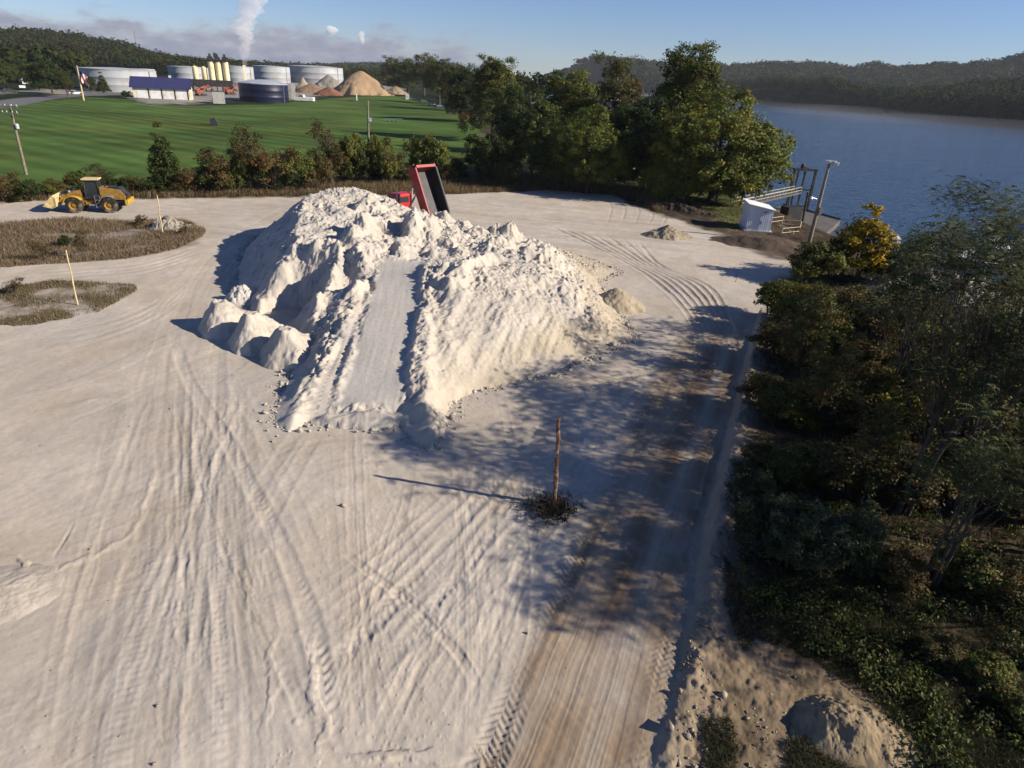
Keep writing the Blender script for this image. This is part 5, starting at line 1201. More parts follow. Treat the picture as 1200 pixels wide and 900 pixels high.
# ------------------------------------------------------------------ dump truck
def truck():
    p = at(497, 266); th = math.radians(139)
    t = thing('dump_truck', 'red dump truck behind the sand pile with its bed tipped up high', 'dump truck', (p[0], p[1], gz1(p[0], p[1])), th)
    fr = MB(); fr.box((2.4, .42, 1.0), (7.6, .12, .26)); fr.box((2.4, -.42, 1.0), (7.6, .12, .26))
    for x in (-1.2, 1, 3): fr.box((x, 0, 1.0), (.14, .8, .2))
    fr.build('chassis', MAT['black_paint'], t)
    for x in (.75, -.6):
        for s in (-1, 1): wheel(t, (x, s*.92, .52), .52, .58, MAT['bare_steel'])
    for s in (-1, 1): wheel(t, (5.0, s*1.0, .52), .52, .32, MAT['bare_steel'])
    c_ = MB(); c_.prism([(3.15, 1.0), (3.15, 2.72), (3.35, 2.85), (4.35, 2.82), (4.75, 2.0), (4.8, 1.0)], -1.1, 1.1); cab = c_.build('cab', MAT['red_paint'], t, .06)
    w_ = MB(); w_.box((3.14, 0, 2.22), (.04, 1.3, .55)); w_.build('window', MAT['glass_dark'], cab)
    for s in (-1, 1):
        w_ = MB(); w_.prism([(3.5, 1.95), (3.5, 2.6), (4.25, 2.6), (4.5, 1.98)], s*1.1-.02, s*1.1+.02); w_.build('window', MAT['glass_dark'], cab)
    w_ = MB(); w_.beam((4.79, 0, 2.05), (4.42, 0, 2.72), 1.9, .03); w_.build('windshield', MAT['glass_dark'], cab)
    h = MB(); h.prism([(4.8, .9), (4.8, 1.95), (6.2, 1.78), (6.35, 1.6), (6.35, .8)], -.85, .85); h.build('hood', MAT['red_paint'], t, .07)
    b = MB(); b.box((6.42, 0, .65), (.2, 2.3, .3)); b.build('bumper', MAT['bare_steel'], t, .03)
    for s in (-1, 1):
        e_ = MB(); e_.tube([(3.0, s*1.0, .9), (3.0, s*1.0, 3.1), (2.9, s*1.0, 3.25)], .07, 10); e_.build('exhaust_stack', MAT['bare_steel'], t)
        f = MB(); f.tube([(3.9, s*1.2, .75), (3.1, s*1.2, .75)], .28, 14); f.build('fuel_tank', MAT['bare_steel'], t)
    ti = math.radians(63); L = 4.5; Hh = 1.2; ox, oz = -1.35, 1.25
    def q(u, v): return (ox+u*math.cos(ti)-v*math.sin(ti), oz+u*math.sin(ti)+v*math.cos(ti))
    fl = MB(); fl.prism([q(0, 0), q(L, 0), q(L, .10), q(0, .10)], -1.2, 1.2); bed = fl.build('dump_bed', MAT['worn_steel'], t)
    for s in (-1, 1):
        w_ = MB(); w_.prism([q(-.05, .02), q(L, .02), q(L, Hh), q(-.05, Hh*.92)], s*1.24-.05, s*1.24+.05)
        for k in range(6): w_.prism([q(.4+k*.88, .1), q(.52+k*.88, .1), q(.52+k*.88, Hh*.92), q(.4+k*.88, Hh*.92)], s*1.32-.045, s*1.32+.045)
        w_.prism([q(0, Hh*.9), q(L, Hh*.97), q(L, Hh*1.04), q(0, Hh*.97)], s*1.30-.07, s*1.30+.07)
        w_.build('side_wall', MAT['dark_red'] if s > 0 else MAT['worn_steel'], bed)
        w_ = MB(); w_.prism([q(.05, .13), q(L-.1, .13), q(L-.1, Hh-.1), q(.05, Hh*.85)], s*1.17-.012, s*1.17+.012); w_.build('wall_lining', MAT['bare_steel'] if s > 0 else MAT['worn_steel'], bed)
    w_ = MB(); w_.prism([q(L, 0), q(L+.1, 0), q(L+.1, Hh), q(L, Hh)], -1.28, 1.28); w_.prism([q(L, Hh+.01), q(L+.25, Hh+.03), q(L+.25, Hh+.09), q(L, Hh+.08)], -1.2, 1.2); w_.build('front_wall', MAT['dark_red'], bed)
    x0, z0 = q(0, Hh*.95); g = MB(); g.beam((x0-.08, 0, z0), (x0-.30, 0, z0-1.35), 2.4, .08)
    for k in range(4): g.beam((x0-.14, -1.0+k*.67, z0), (x0-.36, -1.0+k*.67, z0-1.3), .10, .08)
    g.build('tailgate', MAT['worn_steel'], bed)
    z = MB(); x1, z1 = q(3.4, -.05); z.tube([(2.7, 0, 1.0), ((2.7+x1)/2, 0, (1+z1)/2)], .11, 10); z.tube([((2.7+x1)/2, 0, (1+z1)/2), (x1, 0, z1)], .07, 10); z.build('hoist_cylinder', MAT['bare_steel'], t)
truck()

# ------------------------------------------------------------------ poles, posts, stakes
def pole_ends(xb, yb, xt, yt, base=0):
    b = at(xb, yb, base); t = atY(xt, yt, b[1]); return b, t
def utility(name, label, xb, yb, xt, yt, r, arms=(), base=None):
    z0 = 0 if base is None else base
    b, t_ = pole_ends(xb, yb, xt, yt, z0); r_ = thing(name, label, 'utility pole', tuple(b)); v = Vector(t_-b)
    m = MB(); m.tube([Vector((0, 0, -.3)), v*.3, v*.65, v], [r*1.2, r*1.1, r*.95, r*.75], 10); m.build('pole', MAT['pole_wood'], r_, smooth=True)
    for (k, ln) in arms:
        a = MB(); c_ = v*k; a.box((c_.x, c_.y-.12-r, c_.z), (ln, .12, .14)); ao = a.build('crossarm', MAT['pole_wood'], r_)
        i_ = MB()
        for q in (-.46, -.18, .18, .46): i_.lathe([(.01, 0), (.06, .02), (.045, .1), (.06, .14), (.03, .2), (.01, .21)], (c_.x+q*ln, c_.y-.12-r, c_.z+.07), 8)
        i_.build('insulator', MAT['lamp_head'], ao)
    return r_, v
r_, v = utility('utility_pole', 'leaning wooden utility pole with two crossarms at the left edge of the field', 31, 205, 11, 122, .16, ((.97, 2.2), (.88, 1.9)))
m = MB(); c_ = v*.66; m.lathe([(.01, 0), (.2, .05), (.22, .5), (.15, .6), (.01, .62)], (c_.x+.3, c_.y, c_.z), 12); m.build('transformer', MAT['lamp_head'], r_)
r_, v = utility('utility_pole', 'slim grey utility pole rising out of the shrubs behind the sand pile', 433, 214, 431, 118, .15)
m = MB(); c_ = v*.78; m.box((c_.x+.25, c_.y-.2, c_.z), (.35, .3, .45)); m.build('equipment_box', MAT['lamp_head'], r_)
r_, v = utility('light_pole', 'leaning wooden pole with floodlights beside the dock and the white shed', 948, 285, 972, 191, .17)
for dx, dz, s in ((-.25, .05, 1), (.30, .02, 1), (.65, -.1, .8)):
    m = MB(); m.lathe([(.01, -.1), (.12*s, -.08), (.28*s, .18), (.26*s, .2), (.01, .14)], (v.x+dx, v.y-.25, v.z+dz), 14); m.beam((v.x, v.y, v.z-.1), (v.x+dx, v.y-.25, v.z+dz), .05); m.build('floodlight', MAT['lamp_head'], r_)
m = MB(); c_ = v*.55; m.tube([c_, c_+Vector((-.9, -.2, .25))], .03, 6); m.lathe([(.01, -.12), (.2, -.1), (.1, .12), (.01, .14)], c_+Vector((-1.0, -.2, .22)), 12); m.build('lamp_arm', MAT['lamp_head'], r_)
m = MB(); c_ = v*.42; m.box((c_.x+.22, c_.y-.2, c_.z), (.3, .25, .7)); m.build('meter_box', MAT['grey_metal'], r_)
b, t_ = pole_ends(941, 262, 947, 225, -2); m = MB(); m.tube([(0, 0, -3), tuple(t_-b)], [.17, .14], 10); o = m.build('dock_pile', MAT['black_paint'], smooth=True); o.location = tuple(b); tag(o, 'dark mooring pile between the black steel frame and the leaning light pole', 'mooring pile')
r_, v = utility('light_pole', 'thin pole with a lamp in the dark trees above the grassy bank', 746, 212, 752, 143, .13)
m = MB(); m.tube([v, v+Vector((-.5, -.3, .1))], .04, 6); m.box((v.x-.6, v.y-.3, v.z+.1), (.9, .35, .2)); m.build('lamp_head', MAT['lamp_head'], r_)
def stake(label, xb, yb, xt, yt, r):
    b, t_ = pole_ends(xb, yb, xt, yt); v = Vector(t_-b); m = MB(); n_ = 9; rg_ = np.random.default_rng(int(xb)); P = []; R_ = []
    for i in range(n_):
        k = i/(n_-1); P.append(v*k+Vector((rg_.normal(0, .02), rg_.normal(0, .02), -.2*(i == 0)))); R_.append(r*(1.15-.3*k)*rg_.uniform(.9, 1.1))
    m.tube(P, R_, 8); o = m.build('wooden_stake', MAT['pale_wood'], smooth=True); o.location = (b[0], b[1], gz1(b[0], b[1])); tag(o, label, 'wooden stake', 'wooden stakes in the weed beds')
stake('pale wooden stake standing in the small nearer weed patch at the left', 91, 357, 77, 293, .042)
stake('pale wooden stake standing at the right end of the larger weed bed', 191, 275, 184, 229, .05)

def snag():
    b, t_ = pole_ends(650, 590, 655, 489); gz_ = gz1(b[0], b[1]); t = thing('broken_post', 'weathered reddish broken wooden post standing alone in the middle of the lot', 'wooden post', (b[0], b[1], gz_))
    v = Vector(t_-b); rg_ = np.random.default_rng(8); m = MB(); P = []; R_ = []
    for i in range(16):
        k = i/15; P.append(v*k+Vector((rg_.normal(0, .012), rg_.normal(0, .012), -.2*(i == 0)))); R_.append((.095-.03*k)*rg_.uniform(.75, 1.2))
    m.tube(P, R_, 9); m.build('stem', MAT['snag_wood'], t)
    m = MB()
    m.tube([v*.70, v*.74+Vector((.14, 0, .10)), v*.76+Vector((.34, -.05, .22))], [.02, .013, .004], 5)
    m.tube([v*.50, v*.50+Vector((-.12, 0, .05)), v*.49+Vector((-.2, .02, -.1))], [.018, .012, .004], 5)
    m.tube([v*.97, v+Vector((.04, 0, .12))], [.03, .006], 5); m.build('twig', MAT['snag_wood'], t)
    # dead brush at its foot
    root = thing('brush_clump', 'dark clump of dead brush and weeds around the foot of the broken post', 'brush', (b[0]-.05, b[1]-.35, gz_))
    m = MB()
    for k in range(260):
        a = rg_.uniform(0, 2*PI); q = abs(rg_.normal(0, .5)); p = Vector((q*1.25*math.cos(a)-.1, q*.6*math.sin(a)+.25*math.cos(a*2), -.02)); h = rg_.uniform(.15, .62)*(1.25-q*.8); d = Vector((rg_.normal(0, .35), rg_.normal(0, .35), max(h, .08)))
        m.tube([p, p+d*.6+Vector((0, 0, .05)), p+d+Vector((rg_.normal(0, .1), rg_.normal(0, .1), -.05))], [.010, .007, .002], 4, cap=False)
    m.build('stems', MAT['dark_debris'], root)
    P = np.column_stack([rg_.normal(0, .42, 110), rg_.normal(0, .38, 110), rg_.uniform(.03, .35, 110)])
    V, F, K = leaf_cloud(rg_, P, 16, .16, .085, [(0.030, 0.022, 0.015), (0.045, 0.034, 0.02), (0.022, 0.020, 0.014), (.05, .05, .025)], flat=.7); mesh_np('dead_leaves', V, F, MAT['leaf'], K, root, smooth=False)
snag()
def twig_post(label, x, y, h):
    p = at(x, y); m = MB(); m.tube([(0, 0, -.1), (.02, 0, h*.5), (.06, .02, h)], [.025, .02, .012], 6); m.tube([(.02, 0, h*.6), (-.08, 0, h*.85)], [.012, .005], 5)
    o = m.build('survey_stake', MAT['dark_debris']); o.location = (p[0], p[1], gz1(p[0], p[1])); tag(o, label, 'stake')
twig_post('short thin stick standing in the sand below the gravel bank', 862, 330, .75)

# ------------------------------------------------------------------ shed, railings, dock
def shed():
    p = at(884, 267); t = thing('metal_shed', 'small white corrugated metal shed with a single pitch roof at the river bank', 'shed', (p[0], p[1], gz1(p[0], p[1])+.05), -.12)
    W, D, H0, H1 = 2.6, 3.6, 2.3, 2.75
    w_ = MB(); vs = [(-W/2, -D/2, 0), (W/2, -D/2, 0), (W/2, D/2, 0), (-W/2, D/2, 0), (-W/2, -D/2, H1), (W/2, -D/2, H0), (W/2, D/2, H0), (-W/2, D/2, H1)]
    w_.add(vs, [(0, 1, 5, 4), (1, 2, 6, 5), (2, 3, 7, 6), (3, 0, 4, 7), (0, 3, 2, 1), (4, 5, 6, 7)]); w_.build('wall', MAT['white_panel'], t)
    r = MB(); k = math.atan2(H1-H0, W); r.box((0, 0, (H0+H1)/2+.06), (W/math.cos(k)+.35, D+.35, .07), ry=k); r.build('roof', MAT['white_paint'], t)
    d = MB(); d.box((.45, -D/2-.03, 1.0), (.85, .05, 1.95)); do = d.build('door', MAT['white_panel'], t)
    h = MB(); h.box((.16, -D/2-.08, .95), (.07, .07, .35)); h.build('handle', MAT['black_paint'], do)
    h = MB(); h.box((.42, -D/2-.09, 2.1), (.28, .12, .2)); h.build('vent', MAT['grey_metal'], t)
    f = MB(); f.box((0, 0, -.06), (W+.5, D+.5, .2)); f.build('slab', MAT['concrete'], t)
shed()
def railing(label, pts, z, n, h=1.05, name='handrail'):
    P = [Vector(at(x, y, z)) for x, y in pts]; t = thing(name, label, 'railing', tuple(P[0]))
    P = [p-P[0] for p in P]; top = MB(); 
    for a, b in zip(P[:-1], P[1:]):
        for k in (.55, 1.0): top.tube([a+Vector((0, 0, h*k)), b+Vector((0, 0, h*k))], .035, 7)
    top.build('rail', MAT['rail_yellow'], t)
    for a, b in zip(P[:-1], P[1:]):
        for i in range(n+1):
            p = a.lerp(b, i/n); q = MB(); q.tube([p+Vector((0, 0, -.3)), p+Vector((0, 0, h))], .045, 7); q.build('post', MAT['rail_yellow'], t)
    return t
railing('pale yellow pipe railing right behind the white shed', [(902, 266), (916, 264)], -.2, 1)
railing('pale yellow pipe railing beside the steps below the leaning light pole', [(915, 279), (935, 277), (937, 270), (917, 268)], -.4, 1)
railing('pale yellow sloping stair rail in front of the steps by the shed', [(913, 268), (929, 278)], -.3, 1, .5)
def gangway():
    a = Vector(at(862, 242, -.3)); b = Vector(at(934, 226, -.9)); t = thing('gangway', 'long walkway with pale yellow handrails from the bank to the black steel frame', 'gangway', tuple(a)); d = b-a; s = Vector((-d.y, d.x, 0)).normalized()*.6
    m = MB(); m.beam((0, 0, 0), d, 1.3, .16); m.build('deck', MAT['dock_concrete'], t)
    for k in (-1, 1):
        m = MB()
        for h in (.5, 1.0): m.tube([s*k+Vector((0, 0, h)), d+s*k+Vector((0, 0, h))], .035, 7)
        for i in range(11): p = d*(i/10)+s*k; m.tube([p, p+Vector((0, 0, 1.0))], .04, 6)
        m.build('handrail', MAT['rail_yellow'], t)
gangway()
def frame():
    p = Vector(at(934, 247, -4.2)); top = top_h(p.x, p.y, 199, p.z); t = thing('dock_tower', 'tall black steel frame tower standing at the edge of the river', 'steel frame', tuple(p), .1); H = top
    for x in (-2.0, -.7, .5, 1.7):
        m = MB(); m.beam((x, 0 if x in (-2.0, 1.7) else 1.2, -2), (x, 0 if x in (-2.0, 1.7) else 1.2, H), .34 if x in (-2.0, 1.7) else .24); m.build('column', MAT['black_paint'], t)
    m = MB(); m.beam((-2.2, 0, H), (1.9, 0, H), .45, .4)
    m.build('crossbeam', MAT['black_paint'], t)
    for a_, b_, w0 in (((-2.2, 1.2, H*.98), (1.9, 1.2, H*.98), .3), ((-2.0, 0, H*.52), (1.7, 0, H*.52), .25), ((-2, 0, H*.12), (1.7, 0, H*.12), .3), ((-2, 0, H), (-2, 1.2, H), .25), ((1.7, 0, H), (1.7, 1.2, H), .25)):
        m = MB(); m.beam(a_, b_, w0); m.build('crossbeam', MAT['black_paint'], t)
    m = MB(); m.lathe([(.01, 0), (.35, 0), (.35, .5), (.2, .7), (.01, .72)], (-.6, .3, H+.2), 12); m.box((.0, .2, H+.28), (1.8, .5, .2), ry=.25); m.build('winch', MAT['black_paint'], t)
frame()
def dock():
    P = [Vector(at(x, y, -4.2)) for x, y in [(893, 249), (918, 240), (985, 258), (968, 273), (930, 264)]]; o0 = P[0]; t = thing('landing_barge', 'flat grey landing barge moored along the river bank below the shed', 'barge', tuple(o0))
    m = MB(); n_ = len(P); vs = [p-o0 for p in P]+[p-o0-Vector((0, 0, 1.6)) for p in P]; m.add(vs, [tuple(range(n_)), tuple(range(2*n_-1, n_-1, -1))]+[(i, n_+i, n_+(i+1) % n_, (i+1) % n_) for i in range(n_)]); m.build('deck', MAT['dock_concrete'], t)
    q = Vector(at(925, 257, -4.2))-o0; m = MB(); m.box((q.x, q.y, 1.0), (2.6, 2.0, 2.0), rz=.3); m.build('deck_house', MAT['worn_steel'], t)
    m = MB(); m.tube([vs[1]+Vector((0, 0, .15)), vs[2]+Vector((0, 0, .15))], .12, 8); m.build('rubbing_strake', MAT['black_paint'], t)
dock()
def boat(label, x, y, L, yaw, cover):
    p = at(x, y, -5.05); t = thing('moored_boat', label, 'boat', (p[0], p[1], -5.05), yaw, 'boats in the marina behind the right hand trees'); W = L*.34
    st = [(-.5, .80, .0), (-.2, 1, .0), (.15, .95, .02), (.38, .6, .06), (.5, .05, .12)]; vs = []; fs = []
    for a, wk, up in st:
        for y_, z in ((-1, .75+up*3), (-.75, 0), (0, -.2), (.75, 0), (1, .75+up*3)): vs.append((a*L, y_*wk*W/2, z))
    for i in range(4):
        for k in range(4): fs.append((i*5+k, i*5+k+1, (i+1)*5+k+1, (i+1)*5+k))
    fs.append((0, 1, 2, 3, 4)); m = MB(); m.add(vs, fs)
    m.add([(a*L, s*wk*W/2, .72+up*3) for a, wk, up in st for s in (-1, 1)], [(2*i, 2*i+1, 2*i+3, 2*i+2) for i in range(4)]); m.build('hull', MAT['boat_white'], t, smooth=True)
    m = MB(); m.prism([(-.45*L, .78), (-.40*L, 1.35), (-.05*L, 1.75), (.12*L, 1.3), (.33*L, .95)], -W*.42, W*.42); m.build('canvas_cover' if cover else 'cabin', MAT['blue_cover'] if cover else MAT['boat_white'], t, .12)
    if not cover:
        m = MB(); m.box((-.05*L, 0, 1.9), (L*.4, W*.8, .08)); m.build('canopy', MAT['white_paint'], t)
boat('moored boat under a bright blue cover behind the middle of the feathery tree', 1094, 286, 8, 1.2, True)
boat('blue covered boat moored farthest right, beside a white post', 1181, 271, 8, 1.3, True)
boat('small white boat at the marina just right of the yellow autumn tree', 1042, 294, 6, 1.2, False)
boat('white boat without a cover moored below the blue covered boat at the far right', 1163, 296, 9, 1.1, False)
P = [Vector(at(x, y, -4.6)) for x, y in [(1048, 298), (1075, 286), (1240, 302), (1230, 316)]]; t = thing('marina_dock', 'pale floating marina dock between the moored boats', 'dock', tuple(P[0])); m = MB()
m.beam((0, 0, 0), P[3]-P[0], 1.6, .4); m.build('walkway', MAT['concrete'], t)
for k in (.15, .4, .65, .9):
    a = (P[3]-P[0])*k; m = MB(); m.beam(a, a+(P[1]-P[0])*.9, .9, .35); m.build('finger_pier', MAT['concrete'], t)
    m = MB(); m.tube([a+Vector((0, .9, -1)), a+Vector((0, .9, 2.2))], .13, 8); m.build('pile', MAT['pole_wood'], t)

# ------------------------------------------------------------------ the plant across the field
def site(x, y, z=None):
    p = at(x, y, 0); Z = float((p-C0)@Fv); return p, Z/FOC, -math.atan2(p[0], p[1])
def tank(label, x, yb, yt, wpx, mat='tank_white', roof='tank_white', dome=.05, ribs=0):
    p, k, yaw = site(x, yb); R_ = wpx*k/2; H = top_h(p[0], p[1]-R_*.9, yt)*.98; gy = p[1]+R_*.9
    t = thing('storage_tank', label, 'storage tank', (p[0]*gy/p[1], gy, gz1(p[0], p[1])-.3), yaw, 'tanks of the plant across the field')
    m = MB(); m.lathe([(R_, -.5), (R_, H*.33), (R_*1.002, H*.335), (R_, H*.34), (R_, H*.66), (R_*1.002, H*.665), (R_, H*.67), (R_, H)], (0, 0, 0), 56); m.build('shell', MAT[mat], t, smooth=True)
    m = MB(); m.lathe([(R_*1.01, H-.1), (R_*1.01, H+.15), (R_*.6, H+R_*dome*.7), (R_*.15, H+R_*dome), (.01, H+R_*dome)], (0, 0, 0), 56); m.build('roof', MAT[roof], t, smooth=True)
    m = MB()
    a0 = -PI/2+.9
    for q in range(int(H/.5)): m.box((R_*1.01*math.cos(a0), R_*1.01*math.sin(a0), .5*q+.3), (.5, .5, .07), rz=a0)
    m.beam((R_*1.012*math.cos(a0-.01), R_*1.012*math.sin(a0-.01), 0), (R_*1.012*math.cos(a0-.01), R_*1.012*math.sin(a0-.01), H), .12); m.beam((R_*1.012*math.cos(a0+.01), R_*1.012*math.sin(a0+.01), 0), (R_*1.012*math.cos(a0+.01), R_*1.012*math.sin(a0+.01), H), .12); m.build('ladder', MAT['grey_metal'], t)
    if ribs:
        for h in range(1, 7):
            m = MB(); m.lathe([(R_, H*h/7-.05), (R_*1.006, H*h/7-.05), (R_*1.006, H*h/7+.05), (R_, H*h/7+.05)], (0, 0, 0), 56); m.build('band', MAT['navy_tank'], t)
    return t
tank('big white storage tank at the far left, behind the small conifer', 142, 108, 80, 84)
tank('white storage tank peeping out behind the blue roofed garage', 172, 105, 80, 24)
tank('grey white storage tank behind the short cream silos', 223, 99, 77, 44)
tank('white storage tank between the tall cream silos and the blue tank', 280, 98, 77, 36)
tank('white storage tank directly behind the dark blue tank', 319, 97, 77, 43)
tank('widest pale grey storage tank, behind the tan stockpiles', 371, 98.5, 77, 64)
tank('dark navy blue tank with a pale grey domed roof at the edge of the field', 310.5, 120, 97, 56, 'navy_tank', 'grey_roof', .16, 1)
def garage():
    p, k, yaw = site(186, 116); W = 60*k; D = 9.0; H = top_h(p[0], p[1], 102.5); HR = top_h(p[0], p[1]+D/2, 91.5); yaw += -.16
    t = thing('garage', 'cream four bay garage with a dark blue roof at the far side of the field', 'garage', (p[0], p[1]+D/2, gz1(p[0], p[1])), yaw)
    m = MB(); vs = [(-W/2, -D/2, -.5), (W/2, -D/2, -.5), (W/2, D/2, -.5), (-W/2, D/2, -.5), (-W/2, -D/2, H), (W/2, -D/2, H), (W/2, D/2, H), (-W/2, D/2, H), (-W/2, 0, HR-.15), (W/2, 0, HR-.15)]
    m.add(vs, [(0, 1, 5, 4), (1, 2, 6, 9, 5), (2, 3, 7, 6), (3, 0, 4, 8, 7)]); m.build('wall', MAT['cream'], t)
    m = MB(); q = .9
    for s in (-1, 1): m.add([(-W/2-q, s*(D/2+q), H-.35), (W/2+q, s*(D/2+q), H-.35), (W/2+q, 0, HR), (-W/2-q, 0, HR), (-W/2-q, s*(D/2+q), H-.15), (W/2+q, s*(D/2+q), H-.15), (W/2+q, 0, HR+.2), (-W/2-q, 0, HR+.2)], [(0, 1, 2, 3), (4, 5, 6, 7), (0, 1, 5, 4), (0, 3, 7, 4), (1, 2, 6, 5)])
    m.build('roof', MAT['navy_roof'], t)
    for i in range(4):
        m = MB(); x = -W/2+W*(.16+.23*i); m.box((x, -D/2-.03, H*.42), (W*.185, .06, H*.84)); d = m.build('door', MAT['white_paint'], t)
        m = MB(); m.box((x+W*.113, -D/2-.05, H*.45), (.4, .1, H*.9)); m.build('door_post', MAT['black_paint'], t)
    m = MB(); m.box((W*.15, 1, HR+.4), (.8, .8, 1.2)); m.build('chimney', MAT['white_paint'], t)
garage()
def batch_plant():
    p, k, yaw = site(254, 107); t = thing('batch_plant', 'asphalt plant with three tall and two short cream silos on a dark steel base', 'plant', (p[0], p[1], gz1(p[0], p[1])), yaw)
    def zz(y): return top_h(p[0], p[1], y)
    zb, zt, zs, zc = zz(93), zz(72), zz(79), zz(61)
    for x, r, z1 in ((-2, 3.2*k, zt), (4.5, 3.2*k, zt), (12.5, 3.3*k, zt)):
        X_ = {-2: 251.5, 4.5: 259, 12.5: 267}[x]; xx = (X_-254)*k; m = MB(); m.lathe([(.3, zb-2), (r, zb), (r, zb), (r, z1), (r*.4, z1+1), (.01, z1+1)], (xx, 0, 0), 28); m.build('silo', MAT['silo_cream'], t, smooth=True)
    for X_ in (234, 243.5):
        m = MB(); m.lathe([(.3, zb-2.5), (3.0*k, zb-.6), (3.0*k, zs), (.01, zs+.8)], ((X_-254)*k, 1, 0), 24); m.build('silo', MAT['silo_cream'], t, smooth=True)
    m = MB()
    for X_ in (229, 236, 243, 249, 255, 261, 267, 272):
        for y in (-2.5, 2.5): m.beam(((X_-254)*k, y, -.5), ((X_-254)*k, y, zb-.5), .5)
    m.box(((251-254)*k, 0, zb-1.6), (43*k, 6, 3.2)); m.box(((240-254)*k, -1, zb*.55), (16*k, 5, zb*.4)); m.build('steel_base', MAT['black_paint'], t)
    m = MB()
    for X_ in (251.5, 259, 267): m.box(((X_-254)*k, 0, zt+1.6), (5.5*k, 4, 2.2)); m.box(((X_-254)*k, 0, zt+3.2), (2.5*k, 2, 1.6))
    m.beam(((249-254)*k, -2, zt+1.2), ((270-254)*k, -2, zt+1.2), .4); m.beam(((257-254)*k, 0, zt+2), ((257-254)*k, 0, zc), 1.4); m.box(((257-254)*k, 0, zc-1), (3*k, 2, 1.6)); m.build('top_platform', MAT['black_paint'], t)
    m = MB(); m.box(((266-254)*k, -4, zb*.32), (9*k, 3, zb*.22)); m.build('control_cabin', MAT['brick_red'], t)
    m = MB(); m.beam(((276-254)*k, -3, 1), ((262-254)*k, 1, zb*.9), 1.0, .8); m.beam(((231-254)*k, -6, .5), ((246-254)*k, -2, zb*.6), 1.0, .8); m.build('conveyor', MAT['orange_red'], t)
batch_plant()
def simple_block(name, label, cat, x, yb, yt, wpx, mat, D=4, roofmat=None, gable=False, rot=0, windows=0):
    p, k, yaw = site(x, yb); W = wpx*k; H = top_h(p[0], p[1], yt); t = thing(name, label, cat, (p[0], p[1]+D/2, gz1(p[0], p[1])-.1), yaw+rot)
    Hw = H*.62 if gable else H
    m = MB(); m.box((0, 0, Hw/2), (W, D, Hw)); m.build('wall', MAT[mat], t, .05)
    if gable:
        m = MB(); m.add([(-W/2*1.08, -D/2*1.15, Hw*.98), (W/2*1.08, -D/2*1.15, Hw*.98), (W/2*1.08, D/2*1.15, Hw*.98), (-W/2*1.08, D/2*1.15, Hw*.98), (-W/2*1.08, 0, H), (W/2*1.08, 0, H)], [(0, 1, 5, 4), (2, 3, 4, 5), (0, 4, 3), (1, 2, 5), (3, 2, 1, 0)]); m.build('roof', MAT[roofmat or 'grey_roof'], t)
    elif roofmat:
        m = MB(); m.box((0, 0, H+.1), (W*1.04, D*1.04, .2)); m.build('roof', MAT[roofmat], t)
    for i in range(windows):
        m = MB(); m.box((-W/2+W*(i+.5)/windows, -D/2-.04, Hw*.55), (W/windows*.4, .08, Hw*.35)); m.build('window', MAT['glass_dark'], t)
    return t
simple_block('concrete_block_wall', 'square pale concrete bunker wall left of the dark blue tank', 'bunker', 253, 121, 107.5, 13, 'concrete', 6)
simple_block('pump_house', 'narrow pale equipment tower attached at the right of the dark blue tank', 'equipment tower', 343, 117, 98, 5, 'concrete', 3, 'grey_roof')
simple_block('white_house', 'white house half hidden by trees above the road at the far left', 'house', 40, 96, 84.5, 12, 'white_paint', 8, 'grey_roof', True, .3, 3)
simple_block('white_house', 'low pale green house below the white house at the far left', 'house', 31, 99, 91, 15, 'white_paint', 8, 'grey_roof', True, -.2, 3)
simple_block('road_sign', 'small white signboard on the bank beside the road at the far left', 'sign', 26, 102.5, 99.5, 6, 'white_paint', .3)
simple_block('small_shed', 'small white shed at the end of the row of parked cars', 'shed', 477, 116, 110.5, 4, 'white_paint', 3, 'grey_roof', True)
simple_block('river_house', 'long low building with a white roof glimpsed through the trees by the river', 'building', 705, 116, 101, 88, 'concrete', 12, 'white_paint', True, -.1, 8)
simple_block('white_house', 'white building on the far shore glimpsed between the tree crowns', 'house', 628, 100, 92, 8, 'white_paint', 12, 'white_paint', True, 0, 2)
simple_block('exhaust_chimney', 'thin cream exhaust stack beside the white tanks where steam rises', 'stack', 288, 99, 76, 3.2, 'cream', 2)
# stockpiles of the plant
def stock(label, x, yb, yt, wpx, col, seed, fl=0.0):
    p, k, yaw = site(x, yb); R_ = wpx*k/2; gy = p[1]+R_*.5; X_ = p[0]*gy/p[1]; H = top_h(X_, gy, yt)
    heap('stockpile', label, 'stockpile', (X_, gy), R_*1.08, R_*.9, H*1.06, yaw, col, seed, rough=.04, st=max(.35, R_/55), group='stockpiles of the plant', flat=fl)
stock('largest tan stockpile of the plant, with a sharp peak', 424, 111, 81.5, 74, (0.36, 0.255, 0.155), 300)
stock('grey gravel stockpile with a pointed top behind the brown ones', 386, 105, 86.5, 40, (0.24, 0.22, 0.19), 310)
stock('low brown stockpile left of the grey gravel stockpile', 366, 109, 97, 46, (0.25, 0.17, 0.11), 320)
stock('reddish low heap in front of the grey stockpile', 386, 112, 101, 34, (0.22, 0.105, 0.070), 330)
stock('small tan stockpile at the right end next to the parked cars', 464, 110, 100, 30, (0.33, 0.245, 0.16), 340)
stock('small pale heap beside the equipment tower of the blue tank', 356, 108, 90, 20, (0.36, 0.30, 0.22), 350)
